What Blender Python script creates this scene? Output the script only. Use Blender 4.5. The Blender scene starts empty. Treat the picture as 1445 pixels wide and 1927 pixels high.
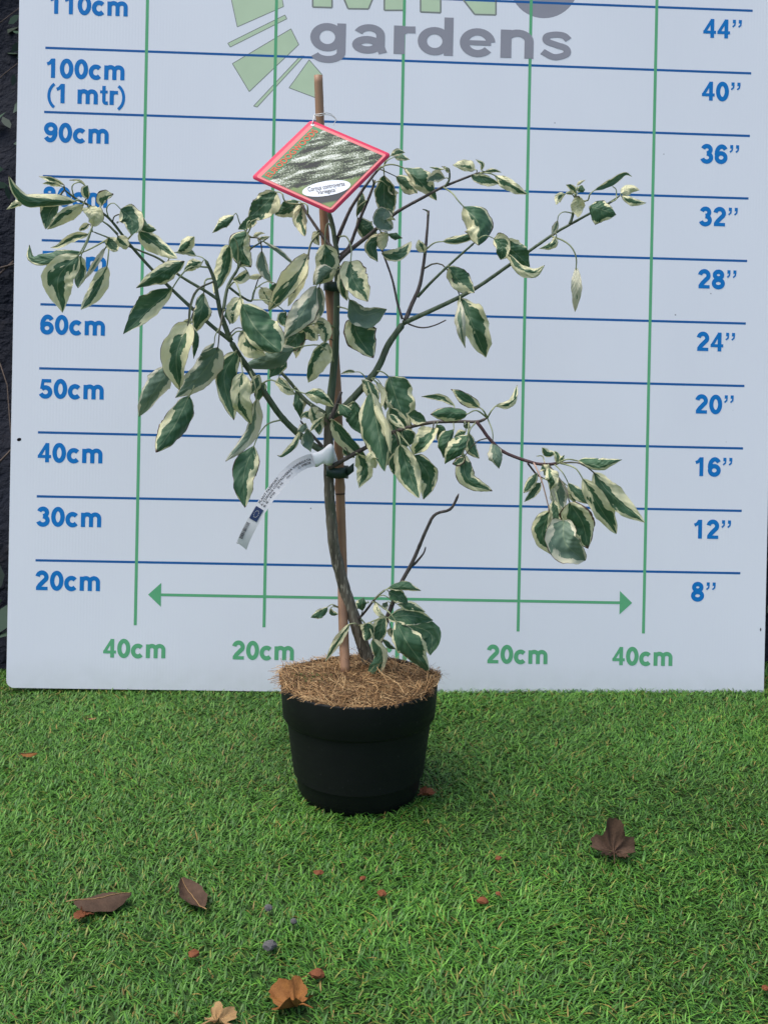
import bpy, bmesh, math, random
import numpy as np
from mathutils import Vector, Matrix, geometry

# ------------------------------------------------------------------ camera, sky, sun, exposure
scene = bpy.context.scene
C = scene.collection
FPX, CX, CY = 1900.0, 722.5, 963.5            # focal length and centre in photograph pixels
CAMH = 0.5568
PITCH, ROLL = math.radians(10.0), math.radians(0.6)
FW = Vector((0, math.cos(PITCH), -math.sin(PITCH)))
R0 = Vector((1, 0, 0)); U0 = R0.cross(FW)
RT = math.cos(ROLL) * R0 + math.sin(ROLL) * U0
UP = math.cos(ROLL) * U0 - math.sin(ROLL) * R0
CAM = Vector((0, 0, CAMH))
cam = bpy.data.cameras.new('camera'); cam.sensor_fit = 'HORIZONTAL'; cam.sensor_width = 36.0
cam.lens = 36.0 * FPX / 1445.0; cam.clip_start = 0.02; cam.clip_end = 500
camo = bpy.data.objects.new('camera', cam); C.objects.link(camo)
m = Matrix((RT, UP, -FW)).transposed().to_4x4(); m.translation = CAM
camo.matrix_world = m
scene.camera = camo

SUN_EL, SUN_AZ = math.radians(66), math.radians(252)   # azimuth clockwise from +Y
world = bpy.data.worlds.new('World'); scene.world = world; world.use_nodes = True
wn = world.node_tree
sky = wn.nodes.new('ShaderNodeTexSky'); sky.sky_type = 'NISHITA'; sky.sun_disc = False
sky.sun_elevation = SUN_EL; sky.sun_rotation = SUN_AZ
sky.air_density = 1.0; sky.dust_density = 3.0; sky.ozone_density = 1.0
wn.links.new(sky.outputs[0], wn.nodes['Background'].inputs[0])
wn.nodes['Background'].inputs[1].default_value = 0.15
sl = bpy.data.lights.new('sun', 'SUN'); sl.energy = 1.4; sl.angle = math.radians(45); sl.color = (1.0, 0.97, 0.92)
so = bpy.data.objects.new('sun', sl); C.objects.link(so)
sd = Vector((math.sin(SUN_AZ) * math.cos(SUN_EL), math.cos(SUN_AZ) * math.cos(SUN_EL), math.sin(SUN_EL)))
so.rotation_euler = sd.to_track_quat('Z', 'Y').to_euler(); so.location = (-1, -1, 3)
vs = scene.view_settings
vs.view_transform = 'Standard'; vs.look = 'None'; vs.gamma = 1.0; vs.exposure = 0.82; vs.use_curve_mapping = False

random.seed(7); RNG = np.random.default_rng(11)

# ------------------------------------------------------------------ helpers
def ray(px, py):
    return FW + RT * ((px - CX) / FPX) - UP * ((py - CY) / FPX)
YP = 1.17                                        # depth of the plant's pot axis
def P(px, py, dy=0.0):
    d = ray(px, py); return CAM + d * ((YP + dy) / d.y)
def G(px, py, z=0.0):
    d = ray(px, py); return CAM + d * ((z - CAMH) / d.z)
REG = {'A': (0, 280, 3.6125), 'B': (380, 120, 3.6125), 'C': (640, 260, 3.6125), 'D': (1000, 300, 5.5577),
       'E': (220, 460, 4.5867), 'F': (400, 400, 4.0139), 'G': (400, 700, 4.0139), 'H': (620, 680, 3.8026),
       'I': (820, 700, 3.4405), 'J': (560, 1040, 4.5156), 'K': (490, 1200, 3.8026), 'X': (0, 0, 1.0)}
def Z(reg, x, y):
    a, b, s = REG[reg]; return (a + x / s, b + y / s)

def mesh_obj(name, verts, faces, mats, parent=None, smooth=True, matidx=None):
    me = bpy.data.meshes.new(name)
    me.from_pydata([tuple(v) for v in verts], [], faces)
    for mt in (mats if isinstance(mats, (list, tuple)) else [mats]): me.materials.append(mt)
    if matidx is not None: me.polygons.foreach_set('material_index', matidx)
    if smooth: me.polygons.foreach_set('use_smooth', [True] * len(me.polygons))
    me.update()
    o = bpy.data.objects.new(name, me); C.objects.link(o)
    if parent: o.parent = parent
    return o
def np_mesh(name, V, F, mat, cols=None, parent=None, smooth=False):
    """V (n,3), F (m,k) with constant k; cols (n,4) as attribute 'col'"""
    me = bpy.data.meshes.new(name); n, mF, k = len(V), len(F), F.shape[1]
    me.vertices.add(n); me.vertices.foreach_set('co', V.astype(np.float32).ravel())
    me.loops.add(mF * k); me.loops.foreach_set('vertex_index', F.astype(np.int32).ravel())
    me.polygons.add(mF)
    me.polygons.foreach_set('loop_start', np.arange(0, mF * k, k, dtype=np.int32))
    try: me.polygons.foreach_set('loop_total', np.full(mF, k, dtype=np.int32))
    except Exception: pass
    if smooth: me.polygons.foreach_set('use_smooth', np.ones(mF, dtype=bool))
    me.update(calc_edges=True)
    if cols is not None:
        at = me.attributes.new('col', 'FLOAT_COLOR', 'POINT'); at.data.foreach_set('color', cols.astype(np.float32).ravel())
    me.materials.append(mat)
    o = bpy.data.objects.new(name, me); C.objects.link(o)
    if parent: o.parent = parent
    return o
def empty(name, loc=(0, 0, 0)):
    o = bpy.data.objects.new(name, None); C.objects.link(o); o.location = loc; o.empty_display_size = 0.02
    return o
def tag(o, label, cat, group=None):
    o['label'] = label; o['category'] = cat
    if group: o['group'] = group
    return o
def keep(o, parent):                             # parent without moving
    o.parent = parent; o.matrix_parent_inverse = Matrix.Translation(parent.location).inverted()
    return o

def catmull(pts, n=8):
    pts = [Vector(p) for p in pts]
    if len(pts) == 2: return [pts[0].lerp(pts[1], i / n) for i in range(n + 1)]
    ext = [pts[0] * 2 - pts[1]] + pts + [pts[-1] * 2 - pts[-2]]
    out = []
    for i in range(1, len(ext) - 2):
        p0, p1, p2, p3 = ext[i - 1:i + 3]
        for k in range(n):
            t = k / n
            out.append(0.5 * ((2 * p1) + (p2 - p0) * t + (2 * p0 - 5 * p1 + 4 * p2 - p3) * t * t + (3 * p1 - p0 - 3 * p2 + p3) * t ** 3))
    out.append(pts[-1]); return out
def resample(pts, n):
    d = [0.0]
    for a, b in zip(pts, pts[1:]): d.append(d[-1] + (b - a).length)
    L = d[-1] or 1e-9; out = []; j = 0
    for i in range(n):
        t = L * i / (n - 1)
        while j < len(d) - 2 and d[j + 1] < t: j += 1
        seg = d[j + 1] - d[j] or 1e-9
        out.append(pts[j].lerp(pts[j + 1], min(1, max(0, (t - d[j]) / seg))))
    return out
def tube(pts, radii, sides=8, wob=0.0, cap=True, seed=0):
    """returns verts, faces of a tapered tube"""
    rg = random.Random(seed); V = []; F = []; n = len(pts)
    prev = None
    for i, p in enumerate(pts):
        t = (pts[min(i + 1, n - 1)] - pts[max(i - 1, 0)]).normalized()
        if prev is None:
            a = t.cross(Vector((0, 1, 0.03)));
            if a.length < 1e-4: a = t.cross(Vector((1, 0, 0)))
            a.normalize()
        else:
            a = (prev - t * prev.dot(t)).normalized()
        prev = a; b = t.cross(a)
        for k in range(sides):
            an = 2 * math.pi * k / sides; r = radii[i] * (1 + wob * (rg.random() - .5))
            V.append(p + (a * math.cos(an) + b * math.sin(an)) * r)
    for i in range(n - 1):
        for k in range(sides):
            k2 = (k + 1) % sides
            F.append((i * sides + k, i * sides + k2, (i + 1) * sides + k2, (i + 1) * sides + k))
    if cap:
        F.append(tuple(range(sides - 1, -1, -1))); F.append(tuple((n - 1) * sides + k for k in range(sides)))
    return V, F

# ------------------------------------------------------------------ materials
def lin(r, g, b):
    f = lambda c: ((c / 255 + 0.055) / 1.055) ** 2.4 if c / 255 > 0.04045 else c / 255 / 12.92
    return (f(r), f(g), f(b), 1)
class NT:
    def __init__(s, name, rough=0.6, spec=0.4):
        s.mat = bpy.data.materials.new(name); s.mat.use_nodes = True; s.t = s.mat.node_tree
        s.b = s.t.nodes['Principled BSDF']; s.b.inputs['Roughness'].default_value = rough
        s.b.inputs['Specular IOR Level'].default_value = spec; s.out = s.t.nodes['Material Output']
    def n(s, typ, **kw):
        nd = s.t.nodes.new(typ)
        for k, v in kw.items(): setattr(nd, k, v)
        return nd
    def link(s, a, b): s.t.links.new(a, b)
    def set(s, sock, v):
        if hasattr(v, 'is_linked') or isinstance(v, bpy.types.NodeSocket): s.link(v, sock)
        else: sock.default_value = v
    def math(s, op, a, b=0.0, clamp=False):
        nd = s.n('ShaderNodeMath', operation=op); nd.use_clamp = clamp
        s.set(nd.inputs[0], a); s.set(nd.inputs[1], b); return nd.outputs[0]
    def mix(s, f, a, b):
        nd = s.n('ShaderNodeMix', data_type='RGBA'); s.set(nd.inputs[0], f); s.set(nd.inputs[6], a); s.set(nd.inputs[7], b); return nd.outputs[2]
    def noise(s, vec=None, scale=5, detail=3, rough=0.5, out=0):
        nd = s.n('ShaderNodeTexNoise'); nd.inputs['Scale'].default_value = scale; nd.inputs['Detail'].default_value = detail
        nd.inputs['Roughness'].default_value = rough
        if vec is not None: s.link(vec, nd.inputs['Vector'])
        return nd.outputs[out]
    def coord(s, which='Object'): return s.n('ShaderNodeTexCoord').outputs[which]
    def geo(s, which='Position'): return s.n('ShaderNodeNewGeometry').outputs[which]
    def attr(s, name, out='Vector'): return s.n('ShaderNodeAttribute', attribute_name=name).outputs[out]
    def sep(s, vec):
        nd = s.n('ShaderNodeSeparateXYZ'); s.link(vec, nd.inputs[0]); return nd.outputs
    def comb(s, x, y, z):
        nd = s.n('ShaderNodeCombineXYZ')
        for i, v in enumerate((x, y, z)): s.set(nd.inputs[i], v)
        return nd.outputs[0]
    def mapping(s, vec, scale=(1, 1, 1), rot=(0, 0, 0)):
        nd = s.n('ShaderNodeMapping'); s.link(vec, nd.inputs[0]); nd.inputs['Scale'].default_value = scale; nd.inputs['Rotation'].default_value = rot
        return nd.outputs[0]
    def step(s, v, lo, hi):
        nd = s.n('ShaderNodeMapRange', interpolation_type='SMOOTHSTEP'); s.set(nd.inputs[0], v)
        s.set(nd.inputs[1], lo); s.set(nd.inputs[2], hi); return nd.outputs[0]
    def ramp(s, f, stops):
        nd = s.n('ShaderNodeValToRGB'); s.link(f, nd.inputs[0]); cr = nd.color_ramp
        while len(cr.elements) < len(stops): cr.elements.new(0.5)
        for e, (p, c) in zip(cr.elements, stops): e.position = p; e.color = c
        return nd.outputs[0]
    def bump(s, h, strength=0.3, dist=0.001):
        nd = s.n('ShaderNodeBump'); nd.inputs['Strength'].default_value = strength; nd.inputs['Distance'].default_value = dist
        s.link(h, nd.inputs['Height']); s.link(nd.outputs[0], s.b.inputs['Normal']); return nd
    def color(s, c): s.set(s.b.inputs['Base Color'], c); return s

def simple(name, col, rough=0.6, spec=0.4, var=0.15, scale=60, bump=0.0):
    a = NT(name, rough, spec); nz = a.noise(a.geo(), scale, 4)
    d = tuple(c * (1 - var) for c in col[:3]) + (1,); e = tuple(min(1, c * (1 + var)) for c in col[:3]) + (1,)
    a.color(a.mix(nz, d, e))
    if bump: a.bump(nz, bump)
    return a.mat

def mat_leaf(name='variegated_leaf'):
    a = NT(name, 0.5, 0.3)
    uv = a.attr('luv'); u, v, sd_ = a.sep(uv)
    lp = a.sep(a.attr('lp')); cream, asym, brown = lp[0], lp[1], lp[2]
    au = a.math('ABSOLUTE', u)
    ue = a.math('ABSOLUTE', a.math('ADD', u, asym))
    e = a.math('SUBTRACT', 1.0, ue)                       # 0 at margin
    # feathered boundary that runs along the lateral veins
    vv = a.math('SUBTRACT', v, a.math('MULTIPLY', au, 0.28))
    side = a.math('MULTIPLY', a.math('SIGN', u), 3.7)
    nv = a.comb(a.math('MULTIPLY', vv, 7.0), a.math('MULTIPLY', au, 1.5), a.math('ADD', sd_, side))
    f1 = a.noise(nv, 1.0, 3, 0.6)
    f2 = a.noise(a.comb(a.math('MULTIPLY', v, 2.2), a.math('MULTIPLY', u, 0.9), a.math('MULTIPLY', sd_, 1.7)), 1.0, 2)
    n = a.math('ADD', a.math('MULTIPLY', a.math('SUBTRACT', f1, 0.5), 0.80), a.math('MULTIPLY', a.math('SUBTRACT', f2, 0.5), 1.75))
    # margins also pale at base and tip
    ends = a.math('MULTIPLY', a.math('POWER', a.math('ABSOLUTE', a.math('SUBTRACT', v, 0.52)), 2.5), 1.3)
    d = a.math('SUBTRACT', a.math('ADD', e, n), a.math('ADD', a.math('ADD', 0.05, a.math('MULTIPLY', cream, 1.15)), ends))
    green = a.step(d, -0.012, 0.022)
    big = a.noise(a.comb(a.math('MULTIPLY', u, 2.0), a.math('MULTIPLY', v, 5.0), sd_), 1.6, 4)
    gcol = a.mix(big, (0.034, 0.092, 0.044, 1), (0.078, 0.165, 0.080, 1))
    # some paler grey-green feathering inside the green
    gg = a.step(a.noise(a.comb(a.math('MULTIPLY', vv, 9.0), a.math('MULTIPLY', au, 1.6), a.math('ADD', sd_, 9.0)), 1.0, 3), 0.58, 0.66)
    gcol = a.mix(a.math('MULTIPLY', gg, 0.45), gcol, (0.15, 0.24, 0.14, 1))
    ccol = a.mix(big, (0.60, 0.575, 0.32, 1), (0.77, 0.74, 0.47, 1))
    top = a.mix(green, ccol, gcol)
    ugreen = a.mix(big, (0.11, 0.175, 0.12, 1), (0.17, 0.245, 0.165, 1))
    und = a.mix(green, (0.60, 0.58, 0.42, 1), ugreen)
    col = a.mix(a.geo('Backfacing'), top, und)
    # veins
    mid = a.math('SUBTRACT', 1.0, a.step(au, 0.012, 0.05))
    w = a.math('SINE', a.math('MULTIPLY', a.math('SUBTRACT', v, a.math('MULTIPLY', a.math('POWER', au, 0.8), 0.26)), 48.0))
    lat = a.step(w, 0.86, 1.0)
    vein = a.math('MAXIMUM', mid, a.math('MULTIPLY', lat, 0.16))
    col = a.mix(a.math('MULTIPLY', vein, 0.40), col, (0.30, 0.36, 0.20, 1))
    # scorched brown rim
    bn = a.noise(a.comb(a.math('MULTIPLY', u, 3.0), a.math('MULTIPLY', v, 7.0), a.math('ADD', sd_, 4.0)), 1.5, 3)
    ee = a.math('MINIMUM', a.math('SUBTRACT', 1.0, au), a.math('MULTIPLY', a.math('SUBTRACT', 1.0, v), 2.2))
    bd = a.math('SUBTRACT', a.math('MULTIPLY', a.math('ADD', brown, 0.03), a.math('MULTIPLY', bn, 2.0)), ee)
    col = a.mix(a.step(bd, 0.0, 0.06), col, a.mix(big, (0.045, 0.028, 0.022, 1), (0.15, 0.085, 0.055, 1)))
    a.color(col)
    h = a.math('ADD', a.math('MULTIPLY', w, -0.22), a.math('MULTIPLY', big, 0.9))
    a.bump(h, 0.5, 0.0014)
    tr = a.n('ShaderNodeBsdfTranslucent'); a.link(col, tr.inputs[0])
    mx = a.n('ShaderNodeMixShader'); mx.inputs[0].default_value = 0.22
    a.link(a.b.outputs[0], mx.inputs[1]); a.link(tr.outputs[0], mx.inputs[2]); a.link(mx.outputs[0], a.out.inputs[0])
    return a.mat
def mat_bark(name, c1, c2, c3, streak=True, lent=0.0):
    a = NT(name, 0.62, 0.3); p = a.geo()
    n1 = a.noise(a.mapping(p, (220, 220, 22)), 1.0, 4); n2 = a.noise(p, 40, 3)
    col = a.mix(a.step(n1, .3, .7), c1, c2); col = a.mix(a.step(n2, 0.55, 0.75), col, c3)
    if lent:
        n3 = a.noise(a.mapping(p, (520, 520, 60)), 1.0, 1)
        col = a.mix(a.math('MULTIPLY', a.step(n3, 0.60, 0.66), lent), col, (0.30, 0.27, 0.20, 1))
    a.color(col); a.bump(n1, 0.5, 0.0008); return a.mat

M = {}
M['leaf'] = mat_leaf()
M['green_stem'] = mat_bark('green_stem', (0.052, 0.074, 0.040, 1), (0.105, 0.140, 0.080, 1), (0.10, 0.10, 0.07, 1))
M['brown_stem'] = mat_bark('brown_stem', (0.050, 0.042, 0.038, 1), (0.115, 0.092, 0.080, 1), (0.13, 0.11, 0.095, 1))
M['red_stem'] = mat_bark('red_stem', (0.05, 0.025, 0.028, 1), (0.085, 0.045, 0.042, 1), (0.06, 0.05, 0.04, 1))
M['trunk'] = mat_bark('trunk_bark', (0.055, 0.048, 0.034, 1), (0.165, 0.140, 0.100, 1), (0.085, 0.090, 0.055, 1), lent=0.8)
M['petiole'] = simple('petiole', (0.30, 0.33, 0.18, 1), 0.5, 0.3, 0.3, 120)
M['petiole_pink'] = simple('petiole_pink', (0.38, 0.25, 0.19, 1), 0.5, 0.3, 0.3, 120)
M['petiole_dark'] = simple('petiole_dark', (0.10, 0.095, 0.065, 1), 0.5, 0.3, 0.3, 120)

# ------------------------------------------------------------------ ground
def mat_ground():
    a = NT('turf_backing', 0.9, 0.1); p = a.geo()
    n = a.noise(p, 240, 4); n2 = a.noise(p, 5, 3)
    c = a.mix(n, (0.010, 0.028, 0.008, 1), (0.035, 0.085, 0.020, 1)); c = a.mix(a.math('MULTIPLY', n2, 0.4), c, (0.05, 0.06, 0.02, 1))
    a.color(c); a.bump(n, 0.6, 0.004); return a.mat
gv = [(-60, -60, 0), (60, -60, 0), (60, 60, 0), (-60, 60, 0)]
ground = mesh_obj('ground', gv, [(0, 1, 2, 3)], mat_ground(), smooth=False); ground['kind'] = 'structure'

def mat_blades():
    a = NT('turf_blades', 0.48, 0.35)
    c = a.attr('col', 'Color'); a.color(c)
    tr = a.n('ShaderNodeBsdfTranslucent'); a.link(c, tr.inputs[0])
    mx = a.n('ShaderNodeMixShader'); mx.inputs[0].default_value = 0.18
    a.link(a.b.outputs[0], mx.inputs[1]); a.link(tr.outputs[0], mx.inputs[2]); a.link(mx.outputs[0], a.out.inputs[0])
    return a.mat
M['blades'] = mat_blades()
POTC = Vector((P(676, 1285, 0).x, YP, 0))
def smooth_field(x, y, seed, freq):
    r = np.random.default_rng(seed); s = np.zeros_like(x)
    for k in range(7):
        a = r.uniform(0, 2 * np.pi); f = freq * r.uniform(0.5, 1.8); s += np.sin(f * (x * np.cos(a) + y * np.sin(a)) + r.uniform(0, 6.28))
    return s / 2.6
def blades(n, xr, yr, hole, lmin=0.008, lmax=0.0175, wid=0.0013):
    x = RNG.uniform(*xr, n); y = RNG.uniform(*yr, n)
    k = ((x - POTC.x) ** 2 + (y - POTC.y) ** 2) > 0.074 ** 2
    if hole: k &= ~((x > hole[0]) & (x < hole[1]) & (y > hole[2]) & (y < hole[3]))
    x, y = x[k], y[k]; n = len(x)
    flow = smooth_field(x, y, 3, 9) * 1.5 + smooth_field(x, y, 4, 40) * 0.9 + 0.5
    az = flow + RNG.normal(0, 0.95, n) + np.where(RNG.random(n) < 0.35, np.pi, 0)
    dens = smooth_field(x, y, 8, 14)
    L = RNG.uniform(lmin, lmax, n) * (1 + 0.13 * dens)
    l0 = np.radians(RNG.uniform(25, 66, n)); l1 = np.radians(RNG.uniform(70, 108, n))     # lean at root / tip
    w = wid * RNG.uniform(0.7, 1.3, n) / 2
    dx, dy = np.cos(az), np.sin(az); sx, sy = -dy, dx
    pts = []; px = x.copy(); py = y.copy(); pz = np.full(n, -0.001)
    for s in range(4):
        pts.append((px.copy(), py.copy(), pz.copy()))
        a = l0 + (l1 - l0) * ((s + 0.5) / 3) ** 1.2
        st = L / 3
        px = px + dx * np.sin(a) * st; py = py + dy * np.sin(a) * st; pz = np.maximum(pz + np.cos(a) * st, 0.0015)
    V = np.zeros((n, 7, 3))
    for s, ws in ((0, 1.0), (1, 1.0), (2, 0.85)):
        for q, sg in ((0, -1), (1, 1)):
            V[:, s * 2 + q, 0] = pts[s][0] + sg * sx * w * ws; V[:, s * 2 + q, 1] = pts[s][1] + sg * sy * w * ws; V[:, s * 2 + q, 2] = pts[s][2]
    V[:, 6] = np.stack(pts[3], 1)
    base = np.arange(n)[:, None] * 7
    tri = np.array([[0, 1, 3], [0, 3, 2], [2, 3, 5], [2, 5, 4], [4, 5, 6]])
    F = (base[:, None, :] + tri[None]).reshape(-1, 3)
    # colour by yarn: two greens, an olive and a few straw-coloured curls
    t = RNG.random(n); c = np.zeros((n, 3))
    c[:] = (0.066, 0.150, 0.036)
    c[t < 0.36] = (0.036, 0.108, 0.026); c[(t > 0.36) & (t < 0.56)] = (0.088, 0.195, 0.045)
    c[t > 0.915] = (0.150, 0.160, 0.052); c[t > 0.975] = (0.20, 0.13, 0.065)
    c *= np.array([1.24, 1.36, 0.70]) * RNG.uniform(0.62, 1.3, (n, 1)) * (1 + 0.12 * dens[:, None])
    col = np.ones((n, 7, 4)); col[:, :, :3] = np.clip(c, 0.005, 0.6)[:, None, :]
    return V.reshape(-1, 3), F, col.reshape(-1, 4)
va, fa, ca = blades(185000, (-0.78, 0.78), (0.62, 1.62), None)
vb, fb, cb = blades(120000, (-1.7, 1.7), (0.15, 1.75), (-0.78, 0.78, 0.62, 1.62), wid=0.0016)
turf = np_mesh('artificial_grass', np.vstack([va, vb]), np.vstack([fa, fb + len(va)]), M['blades'], np.vstack([ca, cb]))
turf['kind'] = 'stuff'; turf['label'] = 'short green artificial grass under the pot and board'; turf['category'] = 'grass'

# ------------------------------------------------------------------ dark bank with twigs behind the board
def mat_bank():
    a = NT('dark_earth', 0.9, 0.15); p = a.geo(); n = a.noise(p, 9, 6, 0.65); n2 = a.noise(p, 60, 4)
    c = a.ramp(n, [(0.25, (0.005, 0.008, 0.016, 1)), (0.6, (0.012, 0.014, 0.022, 1)), (0.8, (0.04, 0.028, 0.022, 1))])
    a.color(a.mix(a.math('MULTIPLY', n2, 0.5), c, (0.012, 0.013, 0.014, 1))); a.bump(n2, 0.8, 0.02); return a.mat
def bank_y(x, z): return 1.64 + 0.52 * z + 0.05 * math.sin(3.1 * x + 4 * z) + 0.03 * math.sin(11 * x - 7 * z) * min(1, z * 3)
bv = []; bf = []; NX, NZ = 81, 41
for j in range(NZ):
    for i in range(NX):
        x = -2.6 + 5.2 * i / (NX - 1); z = -0.05 + 2.6 * j / (NZ - 1)
        bv.append((x, bank_y(x, z) + random.uniform(-.012, .012), z))
for j in range(NZ - 1):
    for i in range(NX - 1):
        a = j * NX + i; bf.append((a, a + 1, a + NX + 1, a + NX))
bank = mesh_obj('earth_bank', bv, bf, mat_bank()); bank['kind'] = 'structure'
def bank_cover():
    n = 10500; x = RNG.uniform(-2.4, 2.4, n); z = RNG.uniform(0.0, 2.4, n) ; keepm = smooth_field(x, z, 21, 7) + RNG.normal(0, .45, n) > 0.25
    x, z = x[keepm], z[keepm]; n = len(x)
    y = np.array([bank_y(a, b) for a, b in zip(x, z)]) - RNG.uniform(0.0, 0.05, n)
    s = RNG.uniform(0.012, 0.034, n); V = np.zeros((n, 6, 3))
    d = RNG.normal(0, 1, (n, 3)); d[:, 1] *= .5; d /= np.linalg.norm(d, axis=1)[:, None]
    q = np.cross(d, RNG.normal(0, 1, (n, 3)) + np.array([0, 1.5, 0])); q /= np.linalg.norm(q, axis=1)[:, None]
    c = np.stack([x, y, z], 1)
    for k, (a, b) in enumerate(((-1, 0), (-.3, .42), (.4, .36), (1, 0), (.4, -.36), (-.3, -.42))):
        V[:, k] = c + d * (a * s)[:, None] + q * (b * s)[:, None]
    F = (np.arange(n)[:, None] * 6 + np.arange(6)[None]).reshape(n, 6)
    col = np.ones((n, 6, 4)); base = np.array([0.030, 0.062, 0.036]) * RNG.uniform(.4, 1.6, (n, 1)); base[RNG.random(n) < .12] = (0.05, 0.035, 0.02)
    col[:, :, :3] = base[:, None]
    o = np_mesh('ground_cover', V.reshape(-1, 3), F, M['blades'], col.reshape(-1, 4)); o['kind'] = 'stuff'
    o['label'] = 'dark green leaves scattered over the bank behind the board'; o['category'] = 'ground cover'
    V = []; F = []
    for i in range(420):
        x = random.uniform(-2.2, 2.2); z = random.uniform(0.02, 1.9); L = random.uniform(.06, .3); an = random.uniform(0, 6.28)
        pts = []
        for k in range(5):
            t = k / 4 - .5; xx = x + math.cos(an) * L * t + random.uniform(-.008, .008); zz = max(.01, z + math.sin(an) * L * t)
            pts.append(Vector((xx, bank_y(xx, zz) - .012 - random.random() * .02, zz)))
        v, f = tube(pts, [random.uniform(.0008, .0026)] * 5, 5); o = len(V); V += v; F += [tuple(o + q for q in ff) for ff in f]
    t = mesh_obj('twig_litter', V, F, simple('dry_twig', (0.085, 0.065, 0.052, 1), 0.8, .2, .4, 12)); t['kind'] = 'stuff'
    t['label'] = 'dry brown twigs lying over the dark bank'; t['category'] = 'twigs'
bank_cover()

# ------------------------------------------------------------------ measuring board
BP = dict(X=0.01284058, Y=1.51535092, Z=0.0, yaw=0.03602785, lean=0.17048206, ip=0.0161162, xl=-0.55568779, xr=0.55395049, hs=0.994897)
bA = Vector((math.cos(BP['yaw']), math.sin(BP['yaw']), 0)); bN = Vector((-math.sin(BP['yaw']), math.cos(BP['yaw']), 0))
bB = Vector((0, 0, 1)) * math.cos(BP['lean']) + bN * math.sin(BP['lean'])
ci, si = math.cos(BP['ip']), math.sin(BP['ip'])
bU = bA * ci - bB * si; bV = bA * si + bB * ci; bW = bU.cross(bV).normalized()      # bW: normal
if bW.y > 0: bW = -bW                                                               # towards the camera
bO = Vector((BP['X'], BP['Y'], BP['Z']))
def BD(u, v, h=0.0): return bO + bU * u + bV * v + bW * h
def pix_uv(px, py):
    d = ray(px, py); t = (bO - CAM).dot(bW) / d.dot(bW); q = CAM + d * t - bO; return q.dot(bU), q.dot(bV)
def mat_board():
    a = NT('fluted_white_plastic', 0.5, 0.35); uv = a.attr('buv'); u, v, w = a.sep(uv)
    fl = a.math('SINE', a.math('MULTIPLY', u, 2 * math.pi / 0.0048))
    n = a.noise(a.comb(a.math('MULTIPLY', u, 6), a.math('MULTIPLY', v, 3), 0.0), 1.0, 4)
    c = a.mix(n, (0.63, 0.645, 0.68, 1), (0.69, 0.705, 0.735, 1))
    vo = a.n('ShaderNodeTexVoronoi'); vo.inputs['Scale'].default_value = 26; a.link(uv, vo.inputs['Vector'])
    dots = a.math('MULTIPLY', a.step(vo.outputs['Distance'], 0.045, 0.02), a.step(a.noise(uv, 9, 2), 0.56, 0.62))
    low = a.step(v, 0.06, 0.0); grime = a.math('MULTIPLY', low, a.noise(uv, 40, 5))
    c = a.mix(a.math('MULTIPLY', grime, 0.35), c, (0.30, 0.34, 0.27, 1))
    c = a.mix(a.math('MULTIPLY', dots, 0.75), c, (0.10, 0.10, 0.11, 1))
    a.color(c); a.bump(a.math('ADD', fl, a.math('MULTIPLY', n, 2.0)), 0.05, 0.0006); return a.mat
def board_panel():
    u0, u1, v0, v1, r, th = -0.597, 0.596, 0.0, 1.42, 0.012, 0.010
    out = []
    for (cx, cy, a0) in ((u0 + r, v0 + r, 180), (u1 - r, v0 + r, 270), (u1 - r, v1 - r, 0), (u0 + r, v1 - r, 90)):
        for k in range(6):
            an = math.radians(a0 + 90 * k / 5); out.append((cx + r * math.cos(an), cy + r * math.sin(an)))
    n = len(out); V = [BD(u, v, 0) for u, v in out] + [BD(u, v, -th) for u, v in out]
    F = [tuple(range(n)), tuple(range(2 * n - 1, n - 1, -1))] + [(i, (i + 1) % n, n + (i + 1) % n, n + i) for i in range(n)]
    return V, F, out
root = empty('measuring_board', BD(0, 0, 0))
tag(root, 'white plastic height board printed with blue and green measuring grid behind the plant', 'board')
pv, pf, pout = board_panel()
panel = mesh_obj('panel', pv, [f[::-1] for f in pf], mat_board(), smooth=False); keep(panel, root)
at = panel.data.attributes.new('buv', 'FLOAT_VECTOR', 'POINT'); at.data.foreach_set('vector', [c for (u, v) in pout + pout for c in (u, v, 0)])
def ink(name, col): return simple(name, col, 0.6, 0.12, 0.08, 25)
M['ink_blue'] = ink('blue_print', (0.006, 0.155, 0.44, 1)); M['ink_blue_line'] = ink('blue_line_print', (0.012, 0.100, 0.30, 1))
M['ink_green'] = ink('green_print', (0.105, 0.36, 0.175, 1)); M['ink_grey'] = ink('grey_print', (0.255, 0.255, 0.285, 1)); M['ink_pale'] = ink('pale_green_print', (0.45, 0.56, 0.38, 1))
M['ink_edge'] = ink('grey_outline_print', (0.20, 0.22, 0.20, 1))
def flat(name, polys, h, mat, parent=root):
    V = []; F = []
    for k, poly in enumerate(polys):
        o = len(V); V += [BD(u, v, h + k * 0.000008) for u, v in poly]; F.append(tuple(range(o, o + len(poly))))
    return keep(mesh_obj(name, V, F, mat, smooth=False), parent)
def strip(p, q, w):
    a = Vector(p); b = Vector(q); t = (b - a).normalized(); n = Vector((-t.y, t.x)) * w / 2
    return [tuple(a - n), tuple(b - n), tuple(b + n), tuple(a + n)]
HS = BP['hs']
for k in range(2, 14):
    z = k * 0.1 * HS; flat('blue_grid_line', [strip((BP['xl'], z), (BP['xr'], z), 0.0037)], 0.0001, M['ink_blue_line'])
for k in (-2, -1, 0, 1, 2):
    flat('green_grid_line', [strip((k * 0.2, 0.1005), (k * 0.2, 1.36), 0.0047)], 0.00018, M['ink_green'])
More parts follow.
